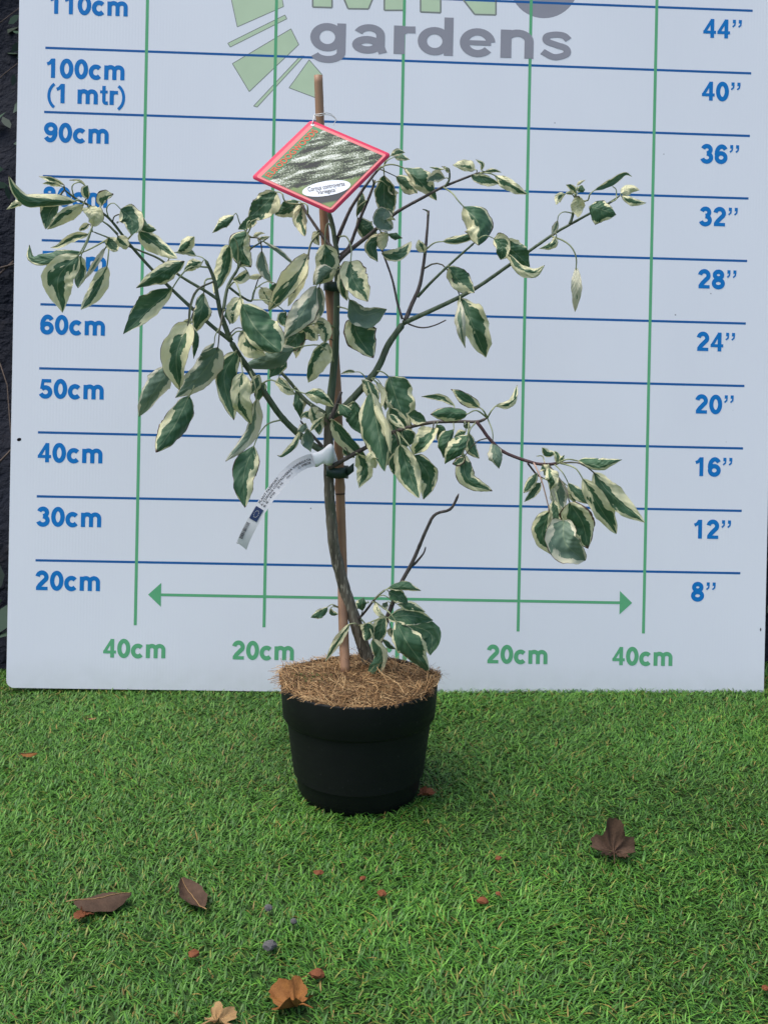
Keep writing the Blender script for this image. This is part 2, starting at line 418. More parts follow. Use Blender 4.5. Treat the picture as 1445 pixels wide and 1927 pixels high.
flat('width_arrow', [strip((-0.365, 0.1487), (0.365, 0.1487), 0.0043), [(-0.381, 0.1487), (-0.361, 0.1300), (-0.361, 0.1674)], [(0.381, 0.1487), (0.361, 0.1674), (0.361, 0.1300)]], 0.00024, M['ink_green'])

def arc(cx, cy, rx, ry, a0, a1, n=18): return [(cx + rx * math.cos(math.radians(a0 + (a1 - a0) * i / n)), cy + ry * math.sin(math.radians(a0 + (a1 - a0) * i / n))) for i in range(n + 1)]
def oval(cx, cy, rx, ry): return ('o', arc(cx, cy, rx, ry, 0, 360, 28)[:-1])
def cr(pts): return [tuple(p) for p in catmull([Vector((x, y, 0)) for x, y in pts], 6)]
six = [oval(.39, .32, .245, .225), ('l', arc(.42, .5, .275, .405, 38, 190, 20))]
nine = [('o', [(.78 - x, 1 - y) for x, y in six[0][1]]), ('l', [(.78 - x, 1 - y) for x, y in six[1][1]])]
GL = {  # bold sans glyphs as strokes: (advance, strokes); cap height 1
 '0': (.78, [oval(.39, .5, .245, .405)]),
 '1': (.78, [('l', [(.45, 0), (.45, 1.0)], .22), ('l', [(.13, .71), (.27, .77), (.40, .93)], .17)]),
 '2': (.78, [('l', arc(.38, .68, .235, .23, 172, -28, 16) + [(.48, .47), (.28, .27), (.17, .11)]), ('l', [(.07, .09), (.69, .09)], .18)]),
 '3': (.78, [('l', arc(.37, .715, .21, .19, 165, -90, 16)), ('l', arc(.37, .3, .25, .215, 90, -165, 18))]),
 '4': (.78, [('l', [(.53, 0), (.53, 1.0)], .21), ('l', [(.03, .3), (.74, .3)], .16), ('l', [(.50, .93), (.11, .31)], .16)]),
 '5': (.78, [('l', [(.17, .905), (.67, .905)], .18), ('l', [(.24, .91), (.17, .48)], .17), ('l', arc(.37, .325, .255, .235, 140, -160, 18))]),
 '6': (.78, six), '9': (.78, nine),
 '7': (.78, [('l', [(.08, .905), (.70, .905)], .18), ('l', [(.64, .88), (.45, .5), (.34, 0)], .19)]),
 '8': (.78, [oval(.39, .73, .205, .175), oval(.39, .285, .25, .2)]),
 'c': (.76, [('l', arc(.39, .37, .265, .285, 42, 318, 22))]),
 'm': (1.24, [('l', [(.19, 0), (.19, .74)], .228), ('l', [(.19, .42)] + arc(.405, .46, .215, .2, 170, 0, 12) + [(.62, 0)], .225), ('l', [(.62, .42)] + arc(.835, .46, .215, .2, 170, 0, 12) + [(1.05, 0)], .225)]),
 'n': (.86, [('l', [(.19, 0), (.19, .74)], .228), ('l', [(.19, .40)] + arc(.43, .45, .24, .21, 170, 0, 12) + [(.67, 0)], .19)]),
 't': (.47, [('l', [(.24, .97), (.24, .25)] + arc(.36, .2, .12, .12, 180, 275, 6) + [(.46, .09)], .18), ('l', [(.03, .66), (.44, .66)], .15)]),
 'r': (.55, [('l', [(.19, 0), (.19, .74)], .228), ('l', [(.19, .38), (.22, .55), (.33, .64), (.52, .645)], .18)]),
 '(': (.48, [('l', arc(.75, .38, .55, .68, 118, 242, 14), .16)]),
 ')': (.48, [('l', arc(-.27, .38, .55, .68, 62, -62, 14), .16)]),
 ' ': (.39, []),
 '”': (.72, [('l', [(.19, 1.0), (.19, .82)], .17), ('l', [(.235, .86), (.215, .72), (.10, .62)], .09), ('l', [(.52, 1.0), (.52, .82)], .17), ('l', [(.565, .86), (.545, .72), (.43, .62)], .09)]),
 'g': (.86, [oval(.37, .37, .255, .275), ('l', [(.66, .74), (.66, 0)] + arc(.38, -.02, .28, .19, -8, -160, 12), .18)]),
 'a': (.80, [oval(.33, .21, .215, .135), ('l', arc(.37, .46, .235, .2, 160, 0, 12) + [(.605, .16), (.66, 0)], .18)]),
 'd': (.86, [oval(.37, .37, .255, .275), ('l', [(.66, 1.0), (.66, 0)], .19)]),
 'e': (.80, [('l', arc(.40, .37, .275, .285, 2, 322, 24)), ('l', [(.16, .365), (.68, .365)], .13)]),
 's': (.76, [('l', cr([(.63, .53), (.53, .635), (.37, .66), (.19, .61), (.18, .48), (.37, .39), (.57, .31), (.60, .17), (.46, .085), (.3, .075), (.09, .20)]), .16)]),
}
def stroke_quads(st, dw):
    kind, pts = st[0], st[1]; w = st[2] if len(st) > 2 else dw; n = len(pts); L = []; R = []
    for i, p in enumerate(pts):
        if kind == 'o': a = pts[i - 1]; b = pts[(i + 1) % n]
        else: a = pts[max(i - 1, 0)]; b = pts[min(i + 1, n - 1)]
        tx, ty = b[0] - a[0], b[1] - a[1]; l = math.hypot(tx, ty) or 1
        L.append((p[0] - ty / l * w / 2, p[1] + tx / l * w / 2)); R.append((p[0] + ty / l * w / 2, p[1] - tx / l * w / 2))
    return L, R, kind == 'o'
def text_mesh(name, s, cap, place, mat, xs=1.0, weight=.236, centre=False):
    """place(x, y, layer) -> 3-D point"""
    V = []; F = []; x = 0.0; lay = 0; tot = sum(GL[c][0] for c in s) * cap * xs; off = -tot / 2 if centre else 0
    for ch in s:
        adv, sts = GL[ch]
        for st in sts:
            L, R, cl = stroke_quads(st, weight); o = len(V); n = len(L)
            for a, b in zip(L, R):
                V.append(place(off + (x + a[0]) * cap * xs, a[1] * cap, lay)); V.append(place(off + (x + b[0]) * cap * xs, b[1] * cap, lay))
            for i in range(n if cl else n - 1):
                j = (i + 1) % n; F.append((o + 2 * i, o + 2 * i + 1, o + 2 * j + 1, o + 2 * j))
            lay += 1
        x += adv
    return mesh_obj(name, V, F, mat, smooth=False)
def board_text(s, u, v, cap, mat, centre=False, xs=0.962, name='height_label', weight=.236):
    keep(text_mesh(name, s, cap, lambda x, y, l: BD(u + x, v + y, 0.00026 + (l % 7) * 0.00001), mat, xs, weight, centre), root)
for k in range(2, 13):
    z = k * 0.1 * HS
    board_text('%dcm' % (k * 10), BP['xl'] - .0015 + (0.001 if k < 11 else 0.004), z - 0.0462, 0.0300, M['ink_blue'])
    if k == 10: board_text('(1 mtr)', BP['xl'] + 0.001, z - 0.0850, 0.0300, M['ink_blue'])
    if k <= 11: board_text('%d”' % (k * 4), BP['xr'] - 0.0795, z - 0.0455, 0.0300, M['ink_blue'])
for k, s in ((-2, '40cm'), (-1, '20cm'), (0, '0cm'), (1, '20cm'), (2, '40cm')):
    board_text(s, k * 0.2, 0.0495, 0.0290, M['ink_green'], centre=True, name='width_label')
hu, hv = pix_uv(36, 827)
flat('nail_hole', [[(hu + .0036 * math.cos(t * .5236) * .8 - .0018 * math.sin(t * .5236), hv + .0020 * math.sin(t * .5236) + .0018 * math.cos(t * .5236)) for t in range(12)]], .0002, simple('hole_black', (.006, .006, .007, 1), .9, .1))
hu, hv = pix_uv(1431, 1185)
flat('scuff_mark', [[(hu + .0012 * math.cos(t * .5236), hv + .0028 * math.sin(t * .5236)) for t in range(12)]], .0002, simple('scuff_grey', (.08, .08, .08, 1), .9, .1))
# the pale green burst and the brand lettering at the top (region 380,0 scale 1.9527)
def uvz(x, y): return pix_uv(380 + x / 1.9527, y / 1.9527)
def shape(name, pts, fill, edge=None, w=0.0022):
    q = [uvz(*p) for p in pts]; flat(name, [q], 0.00004, fill)
    if edge:
        ed = [strip(q[i], q[(i + 1) % len(q)], w) for i in range(len(q))]
        flat(name + '_outline', ed, 0.00006, edge)
shape('logo_ray', [(96, -60), (285, -60), (300, 22), (130, 97)], M['ink_pale'], M['ink_edge'], .0012)
shape('logo_ray', [(95, 157), (305, 53), (312, 67), (104, 171)], M['ink_pale'], M['ink_edge'], .0012)
shape('logo_ray', [(112, 232), (327, 104), (356, 162), (174, 335)], M['ink_pale'], M['ink_edge'], .0012)
shape('logo_ray', [(190, 388), (362, 204), (376, 204), (203, 392)], M['ink_pale'], M['ink_edge'], .0012)
shape('logo_ray', [(320, 321), (394, 218), (441, 272), (424, 360)], M['ink_pale'], M['ink_edge'], .0012)
shape('logo_letter', [(407, 24), (407, -240), (500, -240), (575, -70), (650, -235), (742, -235), (742, 36), (670, 36), (670, -110), (612, 31), (537, 30), (478, -110), (478, 26)], M['ink_pale'], M['ink_edge'], .0026)
shape('logo_letter', [(803, 42), (803, -230), (890, -230), (1005, -70), (1005, -225), (1080, -225), (1080, 53), (1002, 51), (877, -110), (877, 45)], M['ink_pale'], M['ink_edge'], .0026)
shape('logo_disc', [(1257 + 127 * math.cos(t * math.pi / 24), -62 + 127 * math.sin(t * math.pi / 24)) for t in range(48)], M['ink_grey'])
gu, gvv = uvz(398, 187); g2 = uvz(1360, 224)
board_text('gardens', gu - .002, gvv + .001, 0.0600, M['ink_grey'], xs=(g2[0] - gu) / (0.0600 * 5.42), name='logo_lettering', weight=.19)

# ------------------------------------------------------------------ pot
def mat_pot():
    a = NT('black_pot_plastic', 0.55, 0.25); p = a.geo(); n = a.noise(p, 35, 5); n2 = a.noise(a.mapping(p, (6, 6, 60)), 3.0, 3)
    c = a.mix(n, (0.0022, 0.0032, 0.0028, 1), (0.0055, 0.0070, 0.0062, 1))
    sp = a.step(a.noise(p, 330, 2), 0.735, 0.77); c = a.mix(a.math('MULTIPLY', sp, 0.5), c, (0.12, 0.12, 0.11, 1))
    a.color(c); a.set(a.b.inputs['Roughness'], a.math('ADD', 0.50, a.math('MULTIPLY', n2, 0.25))); a.bump(n, 0.15, 0.0008); return a.mat
M['pot'] = mat_pot()
def lathe(prof, seg=72):
    V = []; F = []
    for r, z in prof:
        for k in range(seg):
            a = 2 * math.pi * k / seg; V.append((r * math.cos(a), r * math.sin(a), z))
    for i in range(len(prof) - 1):
        for k in range(seg):
            k2 = (k + 1) % seg; F.append((i * seg + k, i * seg + k2, (i + 1) * seg + k2, (i + 1) * seg + k))
    return V, F
pot = empty('plant_pot', POTC); tag(pot, 'round black plastic plant pot standing on the grass', 'pot')
HR = 0.1435
v, f = lathe([(0.004, .003), (.066, .003), (.0675, 0.0), (.070, .0005), (.0735, .008), (.0738, .0095), (.0745, .010), (.0752, .011), (.0833, .1005), (.0836, .108)])
mesh_obj('body', v, f, M['pot'], pot)
v, f = lathe([(.0832, .1010), (.0870, .1002), (.0915, .1010), (.0928, .1030), (.0950, HR - .002), (.0948, HR), (.0935, HR + .0006), (.0920, HR - .001), (.0890, .108), (.080, .03)])
mesh_obj('rim', v, f, M['pot'], pot)

# ------------------------------------------------------------------ coir mulch
MZ = HR - 0.0065
def mul_r(a):       # outline: spills over the rim at both sides, shows the rim behind
    return 0.0885 + 0.0075 * max(0, math.cos(a)) ** 4 + 0.0065 * max(0, -math.cos(a)) ** 4 - 0.0035 * max(0, math.sin(a)) ** 2 + .002 * max(0, -math.sin(a)) ** 2 + 0.0015 * math.sin(5 * a) + .001 * math.sin(11 * a + 1)
def mul_z(x, y):
    r = math.hypot(x, y) / 0.093; a = math.atan2(y, x)
    z = MZ + 0.011 * (1 - min(1, r) ** 2.5) + 0.002 * math.sin(60 * x + 20 * y) + .0015 * math.sin(95 * y - 40 * x)
    return z + 0.010 * max(0, math.cos(a)) ** 4 * max(0, r - .6) / .4 + 0.009 * max(0, -math.cos(a)) ** 4 * max(0, r - .6) / .4
V = [(0, 0, mul_z(0, 0))]; F = []; NS = 72
for j in range(1, 13):
    for k in range(NS):
        a = 2 * math.pi * k / NS; r = mul_r(a) * j / 12; x, y = r * math.cos(a), r * math.sin(a); V.append((x, y, mul_z(x, y) - (0.0 if j < 12 else .002) + random.uniform(-.0008, .0008)))
for k in range(NS):
    a = 2 * math.pi * k / NS; r = mul_r(a) * .93; V.append((r * math.cos(a), r * math.sin(a), MZ - .006))
for k in range(NS): F.append((0, 1 + k, 1 + (k + 1) % NS))
for j in range(12):
    for k in range(NS):
        a = 1 + j * NS + k; b = 1 + j * NS + (k + 1) % NS; F.append((a, a + NS, b + NS, b))
def mat_coir():
    a = NT('coir', 0.9, 0.1); p = a.geo(); n = a.noise(p, 420, 4); n2 = a.noise(p, 60, 3)
    c = a.mix(n, (0.06, 0.032, 0.016, 1), (0.22, 0.125, 0.065, 1)); a.color(a.mix(a.math('MULTIPLY', n2, .5), c, (0.10, 0.06, 0.035, 1))); a.bump(n, 0.8, 0.002); return a.mat
mulch = empty('mulch_mat', POTC + Vector((0, 0, MZ))); tag(mulch, 'brown coir fibre mulch mat covering the soil in the pot', 'mulch')
mo = mesh_obj('mat_base', [(x, y, z - MZ) for x, y, z in V], F, mat_coir(), mulch)
def mulch_fibres(n=9500):
    Vs = []; Fs = []; Cs = []
    for i in range(n):
        a0 = random.uniform(0, 2 * math.pi); edge = random.random() < 0.22
        r0 = mul_r(a0) * (math.sqrt(random.random()) * .97 if not edge else random.uniform(.9, 1.0))
        x, y = r0 * math.cos(a0), r0 * math.sin(a0); L = random.uniform(.010, .036); h = random.uniform(0, 6.28)
        if edge and random.random() < .7: h = a0 + random.choice((1, -1)) * random.uniform(1.0, 1.9)
        cur = random.gauss(0, 28); pts = []; zl = random.uniform(0, .0022); rise = random.gauss(0, .05) if random.random() < .93 else random.uniform(.15, .7)
        if edge: rise = random.gauss(-.02, .12)
        for k in range(5):
            rr = math.hypot(x, y); zz = mul_z(x, y) if rr < mul_r(math.atan2(y, x)) else mul_z(x, y) + .0005
            pts.append((x, y, zz - MZ + zl + rise * L * k / 4 + .0008 * math.sin(k * 1.7 + i)))
            x += math.cos(h) * L / 4; y += math.sin(h) * L / 4; h += cur * L / 4 + random.gauss(0, .12)
            if math.hypot(x, y) > mul_r(math.atan2(y, x)) + (.004 if abs(math.cos(math.atan2(y, x))) > .75 else .0005):
                th = math.atan2(y, x); rl = mul_r(th) - .001; x, y = rl * math.cos(th), rl * math.sin(th); h = th + random.choice((1.6, -1.6))
        if i % 26 == 0:
            th = random.uniform(0, 6.28); rl = mul_r(th) - .004; h2 = th + random.uniform(-1.1, 1.1); L = random.uniform(.008, .022); x, y = rl * math.cos(th), rl * math.sin(th); z0 = mul_z(x, y) - MZ + .001; up = random.uniform(.1, .8); pts = []
            zr = max(z0, HR - MZ + .0008)
            for k in range(5): q = k / 4; pts.append((x + math.cos(h2) * L * q, y + math.sin(h2) * L * q, z0 + (zr - z0) * min(1, q * 3) + up * L * q * (1 - .9 * q)))
        w = random.uniform(.00016, .00042); o = len(Vs)
        c = random.choice(((.37, .225, .10), (.28, .16, .068), (.18, .10, .043), (.45, .30, .145), (.11, .062, .03)))
        j = random.uniform(.75, 1.2)
        for k, (px, py, pz) in enumerate(pts):
            q, q2 = pts[min(k + 1, 4)], pts[max(k - 1, 0)]; dx, dy = q[0] - q2[0], q[1] - q2[1]; l = math.hypot(dx, dy) or 1
            Vs.append((px - dy / l * w, py + dx / l * w, pz)); Vs.append((px + dy / l * w, py - dx / l * w, pz + w * .8))
            Cs += [(c[0] * j, c[1] * j, c[2] * j, 1)] * 2
        for k in range(4): Fs.append((o + 2 * k, o + 2 * k + 1, o + 2 * k + 3, o + 2 * k + 2))
    a = NT('coir_fibre', 0.7, 0.2); a.color(a.attr('col', 'Color'))
    ob = np_mesh('fibres', np.array(Vs), np.array(Fs), a.mat, np.array(Cs), mulch); ob['kind'] = 'stuff'
mulch_fibres()
def moss():
    Vs = []; Fs = []
    for i in range(150):
        px = random.gauss(585, 16); py = random.gauss(1281, 4.5); q = G(px, py, MZ + .008) - POTC
        if math.hypot(q.x, q.y) > .088: continue
        z = mul_z(q.x, q.y) - MZ + random.uniform(.0005, .003); s = random.uniform(.0008, .0019); a = random.uniform(0, 6.28); o = len(Vs)
        for k in range(5):
            an = a + k * 1.2566; Vs.append((q.x + s * math.cos(an), q.y + s * math.sin(an), z + random.uniform(-.0008, .0008)))
        Fs.append(tuple(range(o, o + 5)))
    o = mesh_obj('moss', Vs, Fs, simple('moss', (.075, .12, .03, 1), .8, .1, .4, 300), mulch); o['kind'] = 'stuff'
moss()

# ------------------------------------------------------------------ the dogwood
plant = empty('dogwood_shrub', Vector((P(693, 1240, .035).x, YP + .035, MZ)))
tag(plant, 'young variegated dogwood with drooping green and cream leaves growing in the black pot', 'shrub')
SAMPLES = []      # (px, py, dy, pos, radius) along all stems
def branch(name, pts, d0, d1, w0, w1, mat, sides=9, blunt=False, reg='X', seed=0, knots=True):
    """pts in pixels; d depths in m; w full widths in pixels"""
    pp = [Z(reg, *p) for p in pts]; q = resample(catmull([Vector((x, y, 0)) for x, y in pp], 8), max(8, 5 * len(pp)))
    n = len(q); pos = []; rad = []
    for i, c in enumerate(q):
        t = i / (n - 1); d = d0 + (d1 - d0) * t; w = w0 + (w1 - w0) * t ** 0.8
        p = P(c.x, c.y, d); depth = (p - CAM).dot(FW); r = w / 2 * depth / FPX
        if knots and i and i % 7 == 0: r *= 1.05
        if not blunt and i == n - 1: r *= .4
        pos.append(p); rad.append(r); SAMPLES.append((c.x, c.y, d, p, r))
    v, f = tube(pos, rad, sides, .10, True, seed)
    return keep(mesh_obj(name, v, f, mat), plant)
gs, bs, rs = M['green_stem'], M['brown_stem'], M['red_stem']
branch('trunk', [(697, 1252), (690, 1236), (672, 1180), (652, 1120), (638, 1070), (629, 1030), (622, 960), (619, 900), (618, 840), (619, 785)], .036, .03, 25, 18, M['trunk'], 12, True)
branch('trunk_leader', [(617, 800), (621, 760), (626, 715), (631, 660), (633, 600), (634, 540), (634, 480), (630, 450), (625, 420), (617, 395)], .03, .032, 17, 8, gs, 10)
branch('branch', [(612, 850), (596, 842), (572, 825), (532, 787), (500, 742), (472, 700), (449, 667), (434, 641)], .022, -.02, 13, 11, gs)
branch('branch', [(434, 641), (416, 591), (410, 562), (403, 525), (392, 499), (386, 488)], -.02, -.03, 11, 6, gs)
branch('branch', [(434, 641), (386, 602), (307, 528), (248, 464), (205, 410), (166, 385), (144, 374), (122, 357)], -.02, -.07, 8, 4, gs)
branch('branch', [(410, 563), (388, 548), (338, 518), (302, 488), (263, 471), (240, 462), (205, 447), (174, 435)], -.026, -.03, 6.5, 2.5, gs)
branch('twig', [(221, 440), (205, 424), (192, 415)], -.055, -.05, 5, 3, gs)
branch('branch', [(420, 585), (429, 538), (447, 506), (456, 480), (462, 450), (463, 435)], -.025, .02, 7, 4, gs)
branch('twig', [(431, 540), (452, 556), (472, 566), (477, 552), (480, 543)], -.02, .01, 5, 4, gs)
branch('twig', [(606, 840), (594, 826), (580, 810), (565, 791)], .02, -.01, 7, 3.5, bs)
branch('branch', [(612, 778), (575, 753), (540, 712), (520, 692), (503, 676)], .028, .05, 9, 5, gs)
branch('branch', [(617, 790), (624, 783), (650, 764), (706, 700), (731, 648), (760, 607)], .024, .03, 14, 12, gs)
branch('stub', [(622, 790), (636, 755), (642, 737)], .018, .012, 9, 6, bs, blunt=True)
branch('branch', [(758, 608), (772, 602), (881, 550), (960, 497), (1040, 441), (1065, 426), (1101, 406), (1150, 379), (1167, 367)], .03, .01, 9.5, 4, gs)
branch('branch', [(762, 604), (775, 572), (790, 536), (799, 481), (804, 430), (806, 396)], .03, .06, 9, 4.5, bs, blunt=True)
branch('branch', [(757, 600), (748, 570), (738, 525), (723, 482), (717, 465)], .03, .05, 5, 3.5, bs)
branch('branch', [(786, 558), (796, 547), (812, 530), (839, 504), (870, 476), (893, 456)], .035, .0, 6, 4, gs)
branch('twig', [(768, 609), (785, 615), (801, 616), (820, 611), (839, 602)], .03, .02, 3.2, 2.4, bs, blunt=True)
branch('branch', [(619, 880), (632, 874), (649, 864), (692, 840), (738, 814), (804, 796), (857, 793), (899, 793), (917, 786)], .02, -.05, 9, 5.5, bs)
branch('branch', [(896, 793), (905, 804), (922, 827), (949, 851), (1000, 870), (1029, 874), (1053, 871)], -.05, -.08, 6.5, 6, rs)
branch('twig', [(993, 872), (1003, 885), (1010, 893), (1024, 901)], -.065, -.05, 4, 3, rs)
branch('twig', [(691, 840), (686, 826), (680, 817)], .0, -.01, 6, 4, bs)
branch('branch', [(634, 495), (645, 482), (664, 466), (692, 444), (720, 420), (751, 396), (800, 369), (834, 351), (889, 329), (909, 323)], .032, .03, 9, 4, bs)
branch('branch', [(640, 480), (652, 470), (660, 458), (676, 415), (698, 362), (706, 338)], .032, .045, 7, 5, bs)
branch('branch', [(632, 460), (638, 442), (657, 398), (670, 376), (690, 346), (712, 318), (722, 312)], .032, .05, 8, 4.5, bs)
branch('branch', [(630, 472), (616, 455), (603, 438), (577, 400), (568, 384)], .032, .055, 7, 5, bs)
branch('branch', [(704, 1250), (712, 1218), (722, 1185), (737, 1140), (757, 1093), (776, 1058), (804, 993), (819, 968), (846, 959), (857, 943), (863, 929)], .036, .015, 11, 5, bs, 9)
branch('twig', [(772, 1066), (779, 1062), (786, 1055), (797, 1041), (801, 1029)], .028, .02, 6, 2.5, bs)
branch('twig', [(670, 1170), (688, 1150), (704, 1129), (716, 1117), (725, 1110)], .034, .0, 5, 4, bs)
branch('twig', [(662, 1152), (644, 1146), (634, 1142), (626, 1139)], .036, .04, 5, 3, bs)
branch('twig', [(684, 1222), (676, 1222), (671, 1219)], .03, .025, 3, 2, bs)
branch('twig', [(1072, 421), (1076, 410), (1080, 392), (1082, 372)], .01, .01, 6, 4, gs)
branch('twig', [(700, 358), (703, 345), (701, 336)], .045, .04, 4, 3, gs)
branch('twig', [(838, 350), (845, 338), (846, 326), (845, 317)], .03, .03, 5, 3, gs)
branch('twig', [(448, 505), (470, 470), (492, 455), (507, 445)], .0, .03, 4, 2.5, gs)

